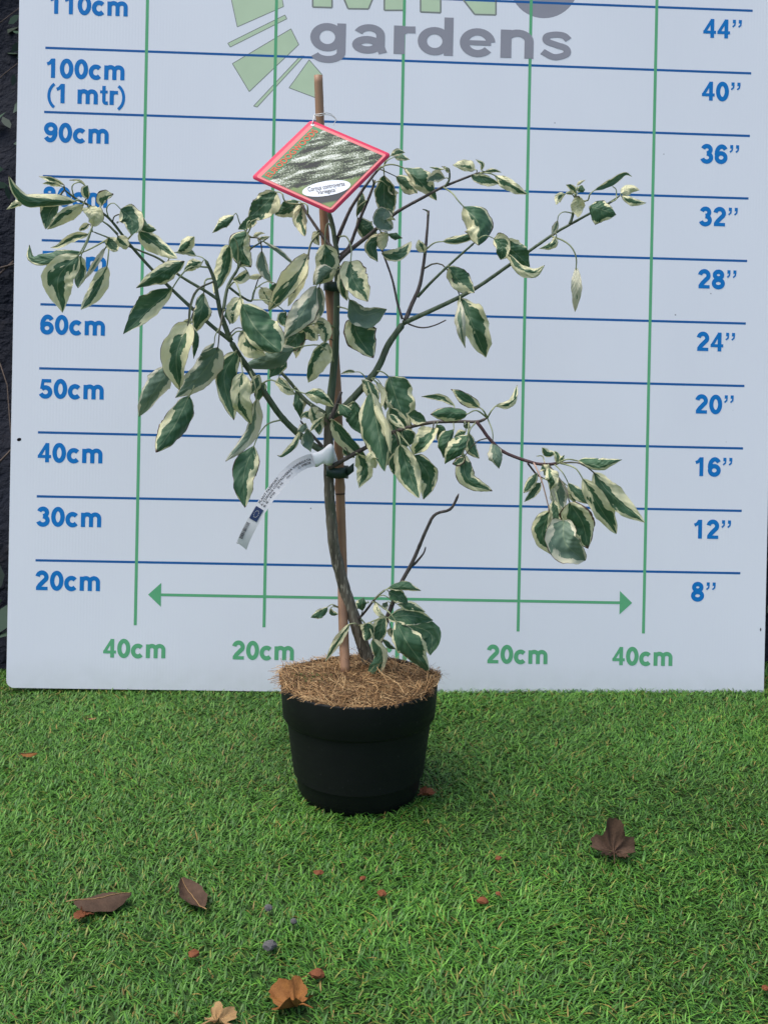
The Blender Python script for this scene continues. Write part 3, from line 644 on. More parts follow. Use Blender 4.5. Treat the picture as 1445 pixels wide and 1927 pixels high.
def nearest(px, py):
    return min(SAMPLES, key=lambda s: (s[0] - px) ** 2 + (s[1] - py) ** 2)
LEAVES = '''
A 510,355 330,352 180,350 100,275 58,180|w92 c.32 d-1 b.04
A 165,350 110,375 45,410|w46 c.85 d0|350,352 240,350 165,350
A 400,360 340,430 310,545|w112 c.12 d1 b.05
A 565,378 440,450 320,545|w88 c.6 d-1
A 598,395 640,455 630,522|w110 c1.5 d-2
A 432,240 350,205 265,185|w36 c.5 d0
A 412,250 340,228 290,235|w32 c.6 d0
A 580,250 540,215 470,212|w16 c.7 d0|510,330 490,250 540,225 580,250
A 600,335 585,290 598,248|w60 c.45 d-1
A 690,385 700,330 772,305|w76 c.5 d0 b.15
A 820,408 895,480 890,582|w175 c.30 d-2|735,450 725,400 770,365 820,408
A 950,440 985,520 1062,550|w66 c.1 d0|800,470 780,455 840,440 950,440
A 945,560 1060,640 1205,742|w118 c.36 a.2 d-1|880,600 920,560 945,560
A 1255,762 1100,840 925,945|w128 c.28 a.2 d-2
A 1205,700 1262,650 1322,595|w84 c.45 d0
A 1330,725 1270,700 1195,705|w44 c.4 d0|1400,790 1380,740 1330,725
A 1375,770 1310,785 1250,835|w74 c.4 d-1
A 1170,950 1020,1085 838,1258|w150 c.34 a-.25 d-2|1390,810 1300,800 1230,860 1170,950
A 560,702 350,748 215,740 200,650|w92 c.2 d-1|720,648 630,670 560,702
A 535,722 395,880 425,1112|w205 c.46 a.1 d-3|640,500 590,620 535,722
A 548,728 545,830 530,945|w86 c.15 d-2 b.05|640,500 600,620 548,728
A 728,798 655,950 550,1092|w112 c.5 d-2|745,610 738,700 728,798
A 712,680 640,800 570,892|w40 c.8 d0 u|745,610 730,650 712,680
A 600,578 500,595 400,655 345,670|w56 c.5 d0
A 605,510 575,530 540,555|w38 c.5 d0|640,560 620,520 605,510
A 735,600 760,650 800,692|w112 c.38 d-2
A 800,590 850,640 875,660|w84 c.5 d-1
E 750,415 725,590 655,775|w150 c.32 d1|770,300 755,350 750,415
E 640,640 590,700 548,745|w62 c.4 d1
E 618,680 515,950 540,1252|w225 c.50 a.12 d-3|800,322 690,390 630,530 618,680
E 628,690 672,830 662,985|w78 c.15 d-2|800,322 700,390 640,530 628,690
E 470,1050 335,1250 190,1487|w205 c.24 d-1 u|620,700 560,860 470,1050
E 872,888 735,1110 505,1322|w235 c.22 d-3 u|925,548 890,720 872,888
E 842,848 760,925 700,1005|w64 c.4 d-1 u|885,680 850,780 842,848
E 625,1305 500,1560 335,1795|w225 c.17 d-2 b.10|720,1100 670,1220 625,1305
E 1030,925 925,1150 1010,1515|w185 c.14 d-2
E 1085,1105 1060,1330 1155,1552|w185 c.58 d-4|1060,960 1075,1030 1085,1105
E 1205,1335 1165,1620 938,1872|w118 c.5 d-2 u|1130,1080 1190,1200 1205,1335
G 312,558 235,780 245,1025|w180 c.13 d-2 b.06|540,355 420,390 350,470 312,558
F 125,248 85,430 10,612|w118 c.4 d-3|200,420 190,250 150,180 125,248
F 222,690 330,880 515,1055|w270 c.10 a-.05 d-5|120,560 170,520 205,600 222,690
F 205,645 165,740 150,838|w112 c.62 d-2
F 100,735 130,790 132,845|w66 c.1 d-1
F 240,905 270,1000 400,1078|w130 c.62 d-2
F 240,880 225,960 240,1080|w80 c.3 d-1 u
F 625,1020 430,1112 222,1165|w165 c.12 d-4 u|915,1150 870,1050 800,1000 700,1005 625,1020
F 505,1055 490,1150 430,1245|w135 c.10 d-3 b.05
F 355,1225 330,1310 290,1372|w86 c.45 d-1
F 395,1290 370,1360 335,1435|w86 c.3 d0 b.1
B 215,1030 140,1085 72,1148|w76 c.3 d-1|260,1090 235,1015 215,1030
B 505,868 430,950 312,1055|w170 c.18 a-.1 d2|570,940 545,880 505,868
B 655,932 575,985 495,1025|w112 c.25 d4
B 682,945 660,1040 697,1170|w92 c.52 d1|735,1010 715,960 682,945
F 255,140 215,270 290,412|w172 c.36 a-.25 d-3 b.10|270,190 290,100 270,55 255,140
F 330,50 270,90 195,125|w74 c.15 d1
F 372,288 385,400 452,545|w82 c.35 d0 u|300,190 345,190 365,230 372,288
F 305,190 350,160 395,155|w32 c.8 d0
F 340,205 390,190 432,180|w26 c.5 d0
F 390,220 500,295 640,412|w34 c.3 d1 u
F 272,458 220,500 155,508|w78 c.42 d1
F 372,478 320,480 265,492|w42 c1 d1
F 372,565 410,640 440,705|w100 c.6 d0|320,590 340,560 372,565
F 500,545 450,580 415,610|w70 c.25 d1
F 720,320 600,520 425,742|w150 c.40 a.1 d-3|810,150 745,220 720,320
F 715,420 650,540 570,705|w80 c.75 d-4|810,150 745,230 725,330 715,420
F 848,238 840,400 760,545|w185 c.48 d-4|885,170 880,80 855,110 848,238
F 905,425 830,450 778,545|w92 c.1 d-5 u
F 785,552 690,740 530,962|w185 c.38 a.25 d-4 u|870,470 820,500 785,552
F 805,560 800,720 740,865|w112 c.35 d-2 u|870,480 825,510 805,560
F 672,872 620,950 530,1030|w145 c.08 d-3 b.12
F 560,755 530,790 575,860|w84 c.12 d0
F 665,870 740,890 790,965|w120 c.62 d-4
F 770,810 840,880 850,985|w120 c.5 d-2|930,880 860,830 770,810
F 870,985 790,1120 722,1282|w150 c.45 a-.35 d-2|910,1130 890,1050 870,985
F 700,960 650,1020 630,1100|w70 c.6 d0
F 1042,368 1060,500 1172,672|w215 c.46 d-5|950,175 1010,180 1048,270 1042,368
F 1000,410 975,540 1015,665|w84 c.4 d-3|960,420 1000,400 1000,410
F 960,425 1000,405 1040,400|w44 c.9 d-4
F 1030,655 1130,770 1316,728|w165 c.04 d-6 u|1000,560 1010,600 1030,655
F 1065,785 1090,920 1215,1098|w250 c.32 a.1 d-4 b.10|960,700 1020,730 1065,785
F 795,140 785,190 805,245|w62 c.5 d1
C 300,250 300,430 320,615|w150 c.18 d-1 b.03|255,215 290,190 300,250
C 320,480 290,560 360,610|w140 c.2 d-2
C 325,325 355,365 398,372|w48 c.8 d0
C 148,368 145,440 112,530|w52 c.25 d1|190,320 160,330 148,368
C 118,540 170,610 262,665|w128 c.25 d0|180,400 120,470 118,540
C 285,655 210,735 255,838|w92 c.35 d-1
C 310,640 290,700 285,765|w82 c1.3 d-2 b.12
C 325,650 370,665 425,678|w52 c.1 d-1
C 285,785 400,785 482,700|w84 c.45 d-1
C 432,200 520,270 655,422|w132 c.36 a.3 d-1|270,215 310,180 370,178 432,200
C 380,258 455,295 525,372|w104 c.4 d0|265,215 310,225 380,258
C 712,270 650,250 588,292|w82 c.45 d-1
C 915,212 850,190 765,180|w76 c.55 d-1|935,245 930,215 915,212
C 890,250 980,275 1078,305|w72 c.25 d-1
C 1050,250 1150,305 1272,380|w78 c.55 d-1|960,240 1010,235 1050,250
C 838,462 940,580 940,728|w195 c.25 a.35 d-3|700,340 760,370 800,420 835,460
C 700,700 830,685 978,635|w58 c.3 d-4|600,750 640,710 700,700
C 1045,680 1100,730 1090,825|w104 c.28 d-1 b.06|910,710 980,660 1045,680
C 1110,705 1180,770 1290,872|w150 c.10 d-2
C 1150,790 1220,890 1320,915 1390,862|w72 c.6 d-3|1110,705 1120,760 1150,790
C 738,875 800,960 912,1050|w140 c.28 a.3 d1
C 820,1085 890,1250 990,1490|w180 c.32 d-2|580,890 640,850 710,870 770,970 820,1085
C 815,1095 825,1290 850,1425|w72 c.6 d-3 u
C 568,772 545,720 535,688|w70 c.5 d0
C 700,210 660,205 608,195|w18 c.4 d0
C 735,230 715,200 690,190|w22 c.5 d0 b.2
C 960,215 968,175 922,142|w28 c.45 d0
C 985,225 1040,215 1095,230|w28 c.35 d0
C 345,115 390,90 440,95|w46 c.35 d1|290,190 310,150 345,115
C 370,125 420,128 472,142|w40 c.3 d1|290,190 320,150 370,125
C 600,510 590,490 560,480|w12 c.1 d0 b.3
D 660,318 830,240 975,150 1050,175|w74 c.2 d-1|580,430 610,360 660,318
D 945,350 1030,300 1128,315|w105 c1.5 d-1
D 940,380 1060,430 1200,450|w84 c.6 d-2
D 600,490 730,520 885,575|w235 c.08 d-2 b.04
D 500,385 485,490 485,605|w142 c.9 d-2
D 460,350 430,290 362,262|w64 c.4 d0
D 500,340 515,300 520,265|w92 c.15 d-1
D 475,265 520,235 562,212|w34 c.9 d0|470,330 470,300 475,265
D 350,360 290,395 258,468|w82 c.5 d-1|440,345 400,340 350,360
D 445,345 405,345 355,352|w42 c.3 d0
D 272,640 245,720 210,800|w64 c.55 d-1 b.1 u|410,555 340,545 285,580 272,640
D 262,800 215,885 80,930|w78 c.5 d-1
D 465,1130 470,1330 455,1590|w108 c1.0 d-1 u|240,830 340,850 430,930 470,1040 465,1130
D 890,385 885,310 845,275|w12 c.2 d0|830,430 880,420 890,385
H 425,110 480,270 552,465|w205 c.13 d-1|335,85 380,75 425,110
H 295,215 345,480 395,787|w195 c.22 a-.2 d-6|280,130 280,170 295,215
H 320,300 410,480 440,660|w58 c1.4 d-7|280,130 300,220 320,300
H 300,640 290,700 330,765|w84 c.9 d-6
H 178,285 195,400 242,525|w122 c.05 d-4|130,330 150,300 178,285
H 230,130 305,210 352,285|w96 c.3 d-1
H 335,150 380,230 370,335|w44 c1.5 d-3|300,140 320,140 335,150
H 390,200 400,280 400,350|w70 c.3 d-1
H 560,385 620,405 692,432|w96 c.12 d-1
H 430,330 500,520 410,745|w165 c.18 d-4|400,200 410,260 430,330
H 20,415 120,560 268,695|w108 c.2 a.2 d-3
H 205,665 250,770 212,905|w122 c.48 d-2
H 100,610 130,640 180,690|w80 c.3 d1
H 742,478 690,560 608,665|w135 c.33 d-1
H 765,455 790,510 765,560|w70 c.1 d-1
H 520,500 560,540 575,600|w100 c.1 d-1
H 508,595 560,770 640,978|w175 c.42 d-4|480,500 500,550 508,595
H 605,672 710,820 672,988|w150 c.18 a.15 d-3|480,500 560,590 605,672
H 505,650 470,740 545,835|w100 c.08 d-2
H 890,485 840,580 815,692|w112 c.2 d-1|888,440 890,485
H 988,528 915,620 825,735|w132 c.25 d-3|1060,435 1005,485 988,528
H 1000,515 1015,610 1070,695|w84 c.35 d-1 b.08|1050,440 1010,480 1000,515
H 955,655 985,840 1165,928|w125 c.36 d-1 b.08|1000,440 985,560 955,655
H 960,685 920,720 878,735|w64 c.3 d0 b.3
H 985,378 860,368 722,378|w104 c.13 d-2 b.12|1115,400 1050,350 985,378
H 1072,330 990,280 868,198|w92 c.38 d-1 b.12|1112,395 1100,350 1072,330
H 892,315 800,262 658,252|w48 c.38 d0 b.06|892,430 892,370 892,315
H 1188,320 1300,285 1342,168|w56 c.6 d-1 b.04|1140,390 1160,350 1188,320
H 1168,578 1190,670 1212,768|w104 c.2 d-1 u|1138,430 1165,500 1168,578
H 180,75 140,68 82,88|w26 c.5 d0|265,115 225,80 180,75
H 975,500 930,525 890,540|w56 c.4 d0
H 960,460 985,465 1008,478|w44 c.1 d0
H 430,380 470,430 540,480|w60 c.5 d-5
G 632,115 650,250 672,365|w104 c.3 d1
F 500,1245 560,1320 625,1370|w84 c.42 d0
G 695,162 800,185 918,262|w105 c.45 a.3 d-5|390,70 440,58 540,105 695,162
G 955,240 1000,290 1032,360|w94 c.1 d-4
G 745,265 790,370 805,475|w112 c.48 d-2
G 770,330 700,320 665,345|w56 c.3 d-1
G 838,342 780,390 735,450|w44 c.5 d-3
G 715,430 725,520 742,605|w104 c.1 d-5 u
G 662,445 620,545 530,630 488,630|w50 c.42 d-2
G 705,390 680,420 640,450|w64 c.2 d-1 u
I 920,575 1060,605 1205,568|w80 c.36 d-1|790,600 850,565 920,575
I 1022,650 1130,790 1352,975|w150 c.36 d-2|830,592 930,590 1022,650
I 950,690 1045,850 1168,1048|w132 c.36 d-3|820,595 900,620 950,690
I 735,898 690,1060 785,1198|w128 c.42 d-4 k|635,575 650,620 690,720 735,898
I 825,960 840,1110 968,1220|w205 c.16 d-5 u b.04|725,620 770,760 825,960
I 865,845 950,980 985,1145|w200 c.38 a-.1 d-6 b.14|735,610 800,690 845,770 865,845
I 762,830 780,920 795,998|w86 c.42 d-2|722,620 735,740 762,830
I 800,700 800,800 830,892|w122 c.42 d-2 u
I 732,620 755,700 740,765|w92 c.5 d-3
I 858,720 920,790 985,855|w78 c.25 d-1|770,610 820,650 858,720
I 860,745 880,800 905,850|w84 c.55 d-1
I 655,655 610,715 568,782|w64 c.45 d-1 b.06
I 678,720 630,790 572,842|w58 c.18 d-1
I 768,525 720,530 688,490|w48 c.3 d0|775,590 780,550 768,525
I 790,590 790,545 768,510|w44 c.5 d0
I 800,592 815,560 832,538|w32 c.3 d0
I 690,600 715,640 700,670|w70 c.5 d-2
I 705,590 690,545 650,545|w10 c.9 d-1 k
J 760,308 900,290 1048,325|w80 c.28 d-2|660,400 700,350 760,308
J 775,335 850,370 935,425|w112 c.04 d0
J 848,440 980,455 1085,505|w84 c.4 d-1|675,385 740,365 848,440
J 768,552 950,535 1150,575|w140 c.13 d-4|520,605 600,600 680,565 768,552
J 835,585 945,790 1115,1012|w235 c.13 d-3|700,450 780,510 835,585
J 925,605 1130,690 1128,875|w220 c.07 d-1
J 738,540 705,650 680,795|w132 c.11 d-1
J 655,430 690,510 748,552|w54 c.75 d-2
J 760,420 740,460 760,490|w62 c.3 d0
J 638,735 715,900 555,1168|w128 c.26 a-.2 d-4|575,605 620,660 638,735
J 572,605 595,670 572,748|w122 c.17 d-4|540,605 572,605
J 552,495 545,430 560,382|w112 c.15 d-1|540,540 552,495
J 440,608 340,740 235,922|w72 c.48 d-3|540,608 490,602 440,608
J 252,465 195,510 112,552|w76 c.12 d0 b.05|345,478 295,440 252,465
J 278,480 290,520 340,522|w42 c.3 d0|345,478 300,460 278,480
J 722,735 780,790 832,822|w46 c.15 d0
J 790,640 800,690 812,725|w56 c.5 d0|770,560 780,600 790,640
'''
def make_leaf(line, idx):
    parts = line.split('|'); tk = parts[0].split(); reg = tk[0]
    rg = random.Random(1000 + idx)
    pts = [Z(reg, *map(float, q.split(','))) for q in tk[1:]]
    o = dict(w=60.0, c=.3, a=rg.uniform(-.22, .22), d=0.0, b=max(0.0, rg.uniform(-.02, .06))); fl = set()
    for q in parts[1].split():
        if q in ('u', 'k'): fl.add(q)
        else: o[q[0]] = float(q[1:])
    wpx = o['w'] / REG[reg][2]
    if len(parts) > 2: pet = [Z(reg, *map(float, q.split(','))) for q in parts[2].split()]
    else: pet = None
    s0 = nearest(*(pet[0] if pet else pts[0]))
    dbase = s0[2] + o['d'] * 0.007
    lenpx = sum(math.dist(a, b) for a, b in zip(pts, pts[1:]))
    # midrib
    NV, NU = (23, 13) if lenpx > 60 else ((17, 9) if lenpx > 35 else (11, 7))
    q = resample(catmull([Vector((x, y, 0)) for x, y in pts], 8), NV)
    tipd = rg.uniform(-.45, .35) * lenpx * .00060; bow = rg.uniform(-.3, .5) * lenpx * .00050
    mid = []
    for i, c in enumerate(q):
        t = i / (NV - 1); mid.append(P(c.x, c.y, dbase + tipd * t + bow * 4 * t * (1 - t) * -1))
    depth = (mid[0] - CAM).dot(FW); W = wpx * depth / FPX
    aa, bb = rg.uniform(.55, .72), rg.uniform(.80, 1.0); pk = aa / (aa + bb); nrm = pk ** aa * (1 - pk) ** bb
    kap = rg.uniform(.35, 1.30); kdir = -1 if rg.random() < .62 else 1; cr1, cr2, cr3 = [rg.uniform(0, 6.28) for _ in range(3)]; fold = rg.uniform(-.45, .30); roll = rg.uniform(-.35, .35)
    ph, ph2 = rg.uniform(0, 6.28), rg.uniform(0, 6.28); k1 = rg.uniform(1.2, 2.6); amp = rg.uniform(.15, .48); curl = rg.uniform(-.6, .3); twist = rg.uniform(-.9, .9)
    skew = rg.uniform(-.26, .26); hook = rg.uniform(-.3, .3)
    V = []; UVs = []
    for i, p in enumerate(mid):
        t = i / (NV - 1); tg = (mid[min(i + 1, NV - 1)] - mid[max(i - 1, 0)]).normalized()
        w = (CAM - p).normalized(); s = tg.cross(w).normalized(); n = s.cross(tg).normalized()
        if n.dot(w) < 0: n = -n
        hw = W / 2 * (max(t, 0.0) ** aa * (1 - t) ** bb) / nrm
        hw = max(hw, 0.0006 if i < NV - 1 else 0.0003)
        for j in range(NU):
            u = -1 + 2 * j / (NU - 1); au = abs(u)
            side = 1 + (skew if u > 0 else -skew)
            jag = 1 + (rg.uniform(-.04, .04) if j in (0, NU - 1) else 0) + au * (.07 * math.sin(k1 * 5 * t + (ph if u > 0 else ph2)) + .04 * math.sin(23 * t + (ph2 if u > 0 else ph)))
            x = hw * side * jag * math.sin(kap * u) / math.sin(kap)
            cyl = kdir * (1 - math.cos(kap * u)) / math.sin(kap); crk = .07 * math.sin(13 * t + 5 * u + cr1) + .06 * math.sin(21 * t - 7 * u + cr2) + .05 * math.sin(31 * t + 11 * au + cr3)
            z = hw * (fold * au + (roll + twist * (t - .5)) * u + amp * au * au * math.sin(2 * math.pi * k1 * t + (ph if u > 0 else ph2)) + .4 * curl * au ** 3 + cyl + crk)
            V.append(p + s * x + n * z); UVs.append((u, t, rg_seed(idx)))
    F = []
    for i in range(NV - 1):
        for j in range(NU - 1):
            a = i * NU + j; f = (a, a + 1, a + NU + 1, a + NU); F.append(f)
    # make front faces look at the camera (undersides: away)
    a, b, c_ = V[F[len(F) // 2][0]], V[F[len(F) // 2][1]], V[F[len(F) // 2][2]]
    facing = (b - a).cross(c_ - a).dot(CAM - a) > 0
    if facing == ('u' in fl): F = [f[::-1] for f in F]
    lf = mesh_obj('leaf', V, F, M['leaf']); keep(lf, plant)
    at = lf.data.attributes.new('luv', 'FLOAT_VECTOR', 'POINT'); at.data.foreach_set('vector', [c for t in UVs for c in t])
    at = lf.data.attributes.new('lp', 'FLOAT_VECTOR', 'POINT'); at.data.foreach_set('vector', [o['c'], o['a'], o['b']] * len(V))
    # petiole
    if pet is None:
        bx, by = pts[0]; sx, sy = s0[0], s0[1]; L = math.hypot(bx - sx, by - sy)
        pet = [(sx, sy), ((bx + sx) / 2, (by + sy) / 2 - min(10, L * .25)), (bx, by)]
    pet = list(pet); start = s0[3]; n = len(pet)
    p3 = [start] + [P(x, y, s0[2] + (dbase - s0[2]) * (i / max(1, n - 1)) - .010 * math.sin(math.pi * i / max(1, n - 1))) for i, (x, y) in enumerate(pet)][(1 if math.dist(pet[0], s0[:2]) < 14 else 0):]
    p3[-1] = mid[0]; p3.append(mid[1])
    cp = resample(catmull(p3, 6), 12)
    r0 = 0.00085 if lenpx > 60 else 0.00062
    v, f = tube(cp, [r0 * (1.25 - .45 * i / 11) for i in range(12)], 6)
    pm = M['petiole_pink'] if 'k' in fl else M['petiole_dark' if rg.random() < .16 else 'petiole']
    po = mesh_obj('petiole', v, f, pm); po.parent = lf; po.matrix_parent_inverse = Matrix.Translation(plant.location).inverted() @ Matrix.Identity(4)
    po.matrix_parent_inverse = lf.matrix_parent_inverse.inverted() @ Matrix.Translation(plant.location).inverted()
    return lf
def rg_seed(i): return (i * 7.31) % 97.0
for i, l in enumerate([l for l in LEAVES.strip().split('\n') if l.strip()]): make_leaf(l, i)

# ------------------------------------------------------------------ bamboo cane, ties
def mat_cane():
    a = NT('bamboo', 0.5, 0.35); p = a.geo(); n = a.noise(a.mapping(p, (260, 260, 9)), 1.0, 4); n2 = a.noise(p, 14, 3)
    c = a.mix(n, (0.24, 0.125, 0.070, 1), (0.40, 0.235, 0.135, 1)); c = a.mix(a.step(n2, .5, .75), c, (0.19, 0.105, 0.065, 1)); a.color(c); a.bump(n, .35, .0006); return a.mat
M['cane'] = mat_cane()
cane = empty('bamboo_cane', P(650, 1262, .012)); tag(cane, 'brown bamboo cane standing in the pot and tied to the shrub trunk', 'cane')
cp = [(650, 1266, .012), (647, 1200, .024), (645, 1140, .034), (644, 1060, .046), (641, 960, .047), (638, 860, .047), (636, 790, .047), (632, 700, .048), (624, 600, .048), (616, 500, .048), (609, 400, .048), (604, 280, .046), (599, 141, .044)]
c3 = resample(catmull([P(x, y, d) for x, y, d in cp], 10), 90)
rad = []
for i, p in enumerate(c3):
    t = i / 89; r = (9.3 - 1.2 * t) * ((p - CAM).dot(FW)) / FPX
    for kn in (.325, .70): r *= 1 + .16 * math.exp(-((t - kn) / .006) ** 2)
    rad.append(r)
v, f = tube(c3, rad, 14, .02); keep(mesh_obj('cane_shaft', v, f, M['cane']), cane)
for kn in (.325, .70):
    i = int(kn * 89); d = (c3[i + 1] - c3[i]).normalized(); v, f = tube([c3[i] - d * .0012, c3[i], c3[i] + d * .0012], [rad[i] * 1.03, rad[i] * 1.06, rad[i] * 1.03], 14)
    keep(mesh_obj('node_ring', v, f, simple('cane_node', (.09, .05, .03, 1), .6, .3, .3, 200)), cane)
M['tie'] = simple('green_tie_plastic', (0.018, 0.040, 0.030, 1), .45, .4, .25, 160, .2)
def tie(label, pc, half, width_px, tail=None):
    """flat band wound round the trunk and the cane; pc centre px, half = half width px"""
    c = P(pc[0], pc[1], .038); s = (c - CAM).dot(FW) / FPX; a, b, hh = half * s, .0175, width_px * s / 2
    o = empty('plant_tie', c); tag(o, label, 'tie', 'plant ties holding the shrub to the cane')
    V = []; F = []; n = 40
    for i in range(n):
        an = 2 * math.pi * i / n; x = a * math.copysign(abs(math.cos(an)) ** .8, math.cos(an)); y = b * math.copysign(abs(math.sin(an)) ** .8, math.sin(an)); sl_ = -.10 * x
        for zz in (-1, 1): V.append(c + Vector((x, y, sl_ + zz * hh + .0006 * math.sin(5 * an))))
    for i in range(n): j = (i + 1) % n; F.append((2 * i, 2 * j, 2 * j + 1, 2 * i + 1))
    ob = mesh_obj('band', V, F, M['tie']); keep(ob, o); md = ob.modifiers.new('thick', 'SOLIDIFY'); md.thickness = .0008
    if tail:
        p0 = c + Vector((a * .85, -b * .5, 0)); p1 = P(tail[0], tail[1], .025); V = []; F = []
        for i in range(6):
            t = i / 5; p = p0.lerp(p1, t) + Vector((0, -.004 * math.sin(math.pi * t), 0))
            V += [p + Vector((0, 0, -hh * .8)), p + Vector((0, 0, hh * .8))]
        for i in range(5): F.append((2 * i, 2 * i + 2, 2 * i + 3, 2 * i + 1))
        ob = mesh_obj('tail', V, F, M['tie']); keep(ob, o); md = ob.modifiers.new('thick', 'SOLIDIFY'); md.thickness = .0008
tie('dark green plastic tie round stem and cane among the upper leaves', (626, 539), 17, 18)
tie('dark green plastic tie with a loose tail just below the white passport label', (633, 886), 23, 20, (666, 879))

# ------------------------------------------------------------------ picture tag on the cane
TC = [Z('B', 745, 385), Z('B', 1285, 605), Z('B', 330, 765), Z('B', 885, 1025)]; TD = (.020, -.010, -.012, -.042)   # top, right, left, bottom
TP = [P(*c, d) for c, d in zip(TC, TD)]
_te = (TP[0] + TP[3] - TP[1] - TP[2]) / 4; TP = [TP[0] - _te, TP[1] + _te, TP[2] + _te, TP[3] - _te]     # flat card
tN = (TP[1] - TP[2]).cross(TP[3] - TP[0]).normalized()
if tN.dot(CAM - TP[0]) < 0: tN = -tN
def tmap(s, t, h=0.0):
    bend = 0.0
    return TP[0] * (1 - s) * (1 - t) + TP[1] * s * (1 - t) + TP[2] * (1 - s) * t + TP[3] * s * t + tN * (h - bend)
_e1 = Vector((730, 295)); _e2 = Vector((-545, 510)); _det = 730 * 510 + 545 * 295
def tz(x, y):                                   # zoom (460,210,x4.817) -> tag coordinates
    dx, dy = x - 600, y - 75; return ((dx * 510 + 545 * dy) / _det, (730 * dy - 295 * dx) / _det)
def rrect(s0, s1, t0, t1, r, n=5):
    out = []
    for (cx, cy, a0) in ((s0 + r, t0 + r, 180), (s1 - r, t0 + r, 270), (s1 - r, t1 - r, 0), (s0 + r, t1 - r, 90)):
        for k in range(n + 1):
            an = math.radians(a0 + 90 * k / n); out.append((cx + r * math.cos(an), cy + r * math.sin(an)))
    return out
lab = empty('plant_label', TP[0]); tag(lab, 'red bordered diamond picture label hanging from the cane by white string', 'plant label')
def grid_patch(name, poly, h, mat, thick=0.0):
    # fan of small quads is not needed: the bend is slight, so tessellate from the centre
    cs = sum(p[0] for p in poly) / len(poly); ct = sum(p[1] for p in poly) / len(poly); V = []; F = []; n = len(poly); K = 6
    V.append(tmap(cs, ct, h)); ST = [(cs, ct)]
    for k in range(1, K + 1):
        for s, t in poly: q = (cs + (s - cs) * k / K, ct + (t - ct) * k / K); V.append(tmap(*q, h)); ST.append(q)
    for i in range(n): F.append((0, 1 + i, 1 + (i + 1) % n))
    for k in range(K - 1):
        for i in range(n):
            a = 1 + k * n + i; b = 1 + k * n + (i + 1) % n; F.append((a, a + n, b + n, b))
    if (V[F[0][1]] - V[F[0][0]]).cross(V[F[0][2]] - V[F[0][0]]).dot(tN) < 0: F = [f[::-1] for f in F]
    o = mesh_obj(name, V, F, mat); keep(o, lab)
    at = o.data.attributes.new('st', 'FLOAT_VECTOR', 'POINT'); at.data.foreach_set('vector', [c for q in ST for c in (q[0], q[1], 0)])
    if thick: md = o.modifiers.new('thick', 'SOLIDIFY'); md.thickness = thick; md.offset = -1
    return o
def densify(p, n=6):
    out = []
    for a, b in zip(p, p[1:] + p[:1]):
        for k in range(n): out.append((a[0] + (b[0] - a[0]) * k / n, a[1] + (b[1] - a[1]) * k / n))
    return out
gl = lambda n, c, r=.42: simple(n, c, r, .2, .04, 30)
grid_patch('card', rrect(0, 1, 0, 1, .045), 0, gl('label_red', (0.60, 0.050, 0.10, 1)), .0007)
grid_patch('pink_border', rrect(.036, .966, .033, .966, .03), .0003, gl('label_pink', (0.75, 0.20, 0.20, 1)))
def mat_picture():
    a = NT('printed_tree_picture', .42, .2); s, t, _ = a.sep(a.attr('st'))
    # picture axes run along the diagonals of the card
    hx = a.math('SUBTRACT', s, t); vy = a.math('ADD', s, t)
    vy2 = a.math('ADD', vy, a.math('MULTIPLY', hx, .10))
    n1 = a.noise(a.comb(a.math('MULTIPLY', hx, 2.2), a.math('MULTIPLY', vy2, 9.0), 0.0), 1.0, 3); n2 = a.noise(a.comb(hx, vy2, 0.0), 46.0, 4, .7); n3 = a.noise(a.comb(hx, vy2, 3.0), 17.0, 3)
    d = a.math('ADD', a.math('MULTIPLY', n1, 1.05), a.math('MULTIPLY', n2, .95))
    c = a.ramp(a.math('MULTIPLY', d, .6), [(.52, (.010, .013, .018, 1)), (.58, (.05, .075, .04, 1)), (.63, (.22, .26, .16, 1)), (.70, (.68, .69, .62, 1))])
    lawn = a.step(a.math('ADD', vy, a.math('MULTIPLY', n3, .12)), 1.40, 1.46)
    c = a.mix(lawn, c, a.mix(n2, (.10, .17, .05, 1), (.26, .33, .13, 1)))
    sh = a.math('MULTIPLY', a.step(a.math('ADD', vy, a.math('MULTIPLY', n3, .1)), 1.60, 1.64), a.step(vy, 1.80, 1.74)); c = a.mix(sh, c, (.045, .05, .055, 1))
    a.color(c); return a.mat
grid_patch('picture', densify([(.19, .066), (.94, .066), (.94, .938), (.19, .938)]), .0006, mat_picture())
grid_patch('green_band', densify([(.082, .066), (.189, .066), (.189, .938), (.082, .938)]), .0006, gl('label_green', (.085, .26, .12, 1)))
ex, ey = 740, 672; ea = math.radians(-9.5)
grid_patch('name_oval', [tz(ex + 220 * math.cos(k * math.pi / 16) * math.cos(ea) - 62 * math.sin(k * math.pi / 16) * math.sin(ea), ey + 220 * math.cos(k * math.pi / 16) * math.sin(ea) + 62 * math.sin(k * math.pi / 16) * math.cos(ea)) for k in range(32)], .0009, gl('label_white', (.78, .80, .84, 1)))
def font_mesh(s, bold=0.0):
    c = bpy.data.curves.new('lettering', 'FONT'); c.body = s; c.size = 1; c.offset = bold; c.resolution_u = 3
    o = bpy.data.objects.new('lettering', c); C.objects.link(o)
    dg = bpy.context.evaluated_depsgraph_get(); me = bpy.data.meshes.new_from_object(o.evaluated_get(dg))
    V = [Vector(v.co) for v in me.vertices]; F = [tuple(p.vertices) for p in me.polygons]
    bpy.data.objects.remove(o); bpy.data.curves.remove(c); bpy.data.meshes.remove(me)
    x0, x1 = min(v.x for v in V), max(v.x for v in V); y1 = max(v.y for v in V)
    return [((v.x - x0) / (x1 - x0), v.y / y1) for v in V], F
def put_text(name, s, place, mat, parent, bold=0.0):
    V, F = font_mesh(s, bold); keep(mesh_obj(name, [place(x, y) for x, y in V], F, mat, smooth=False), parent)
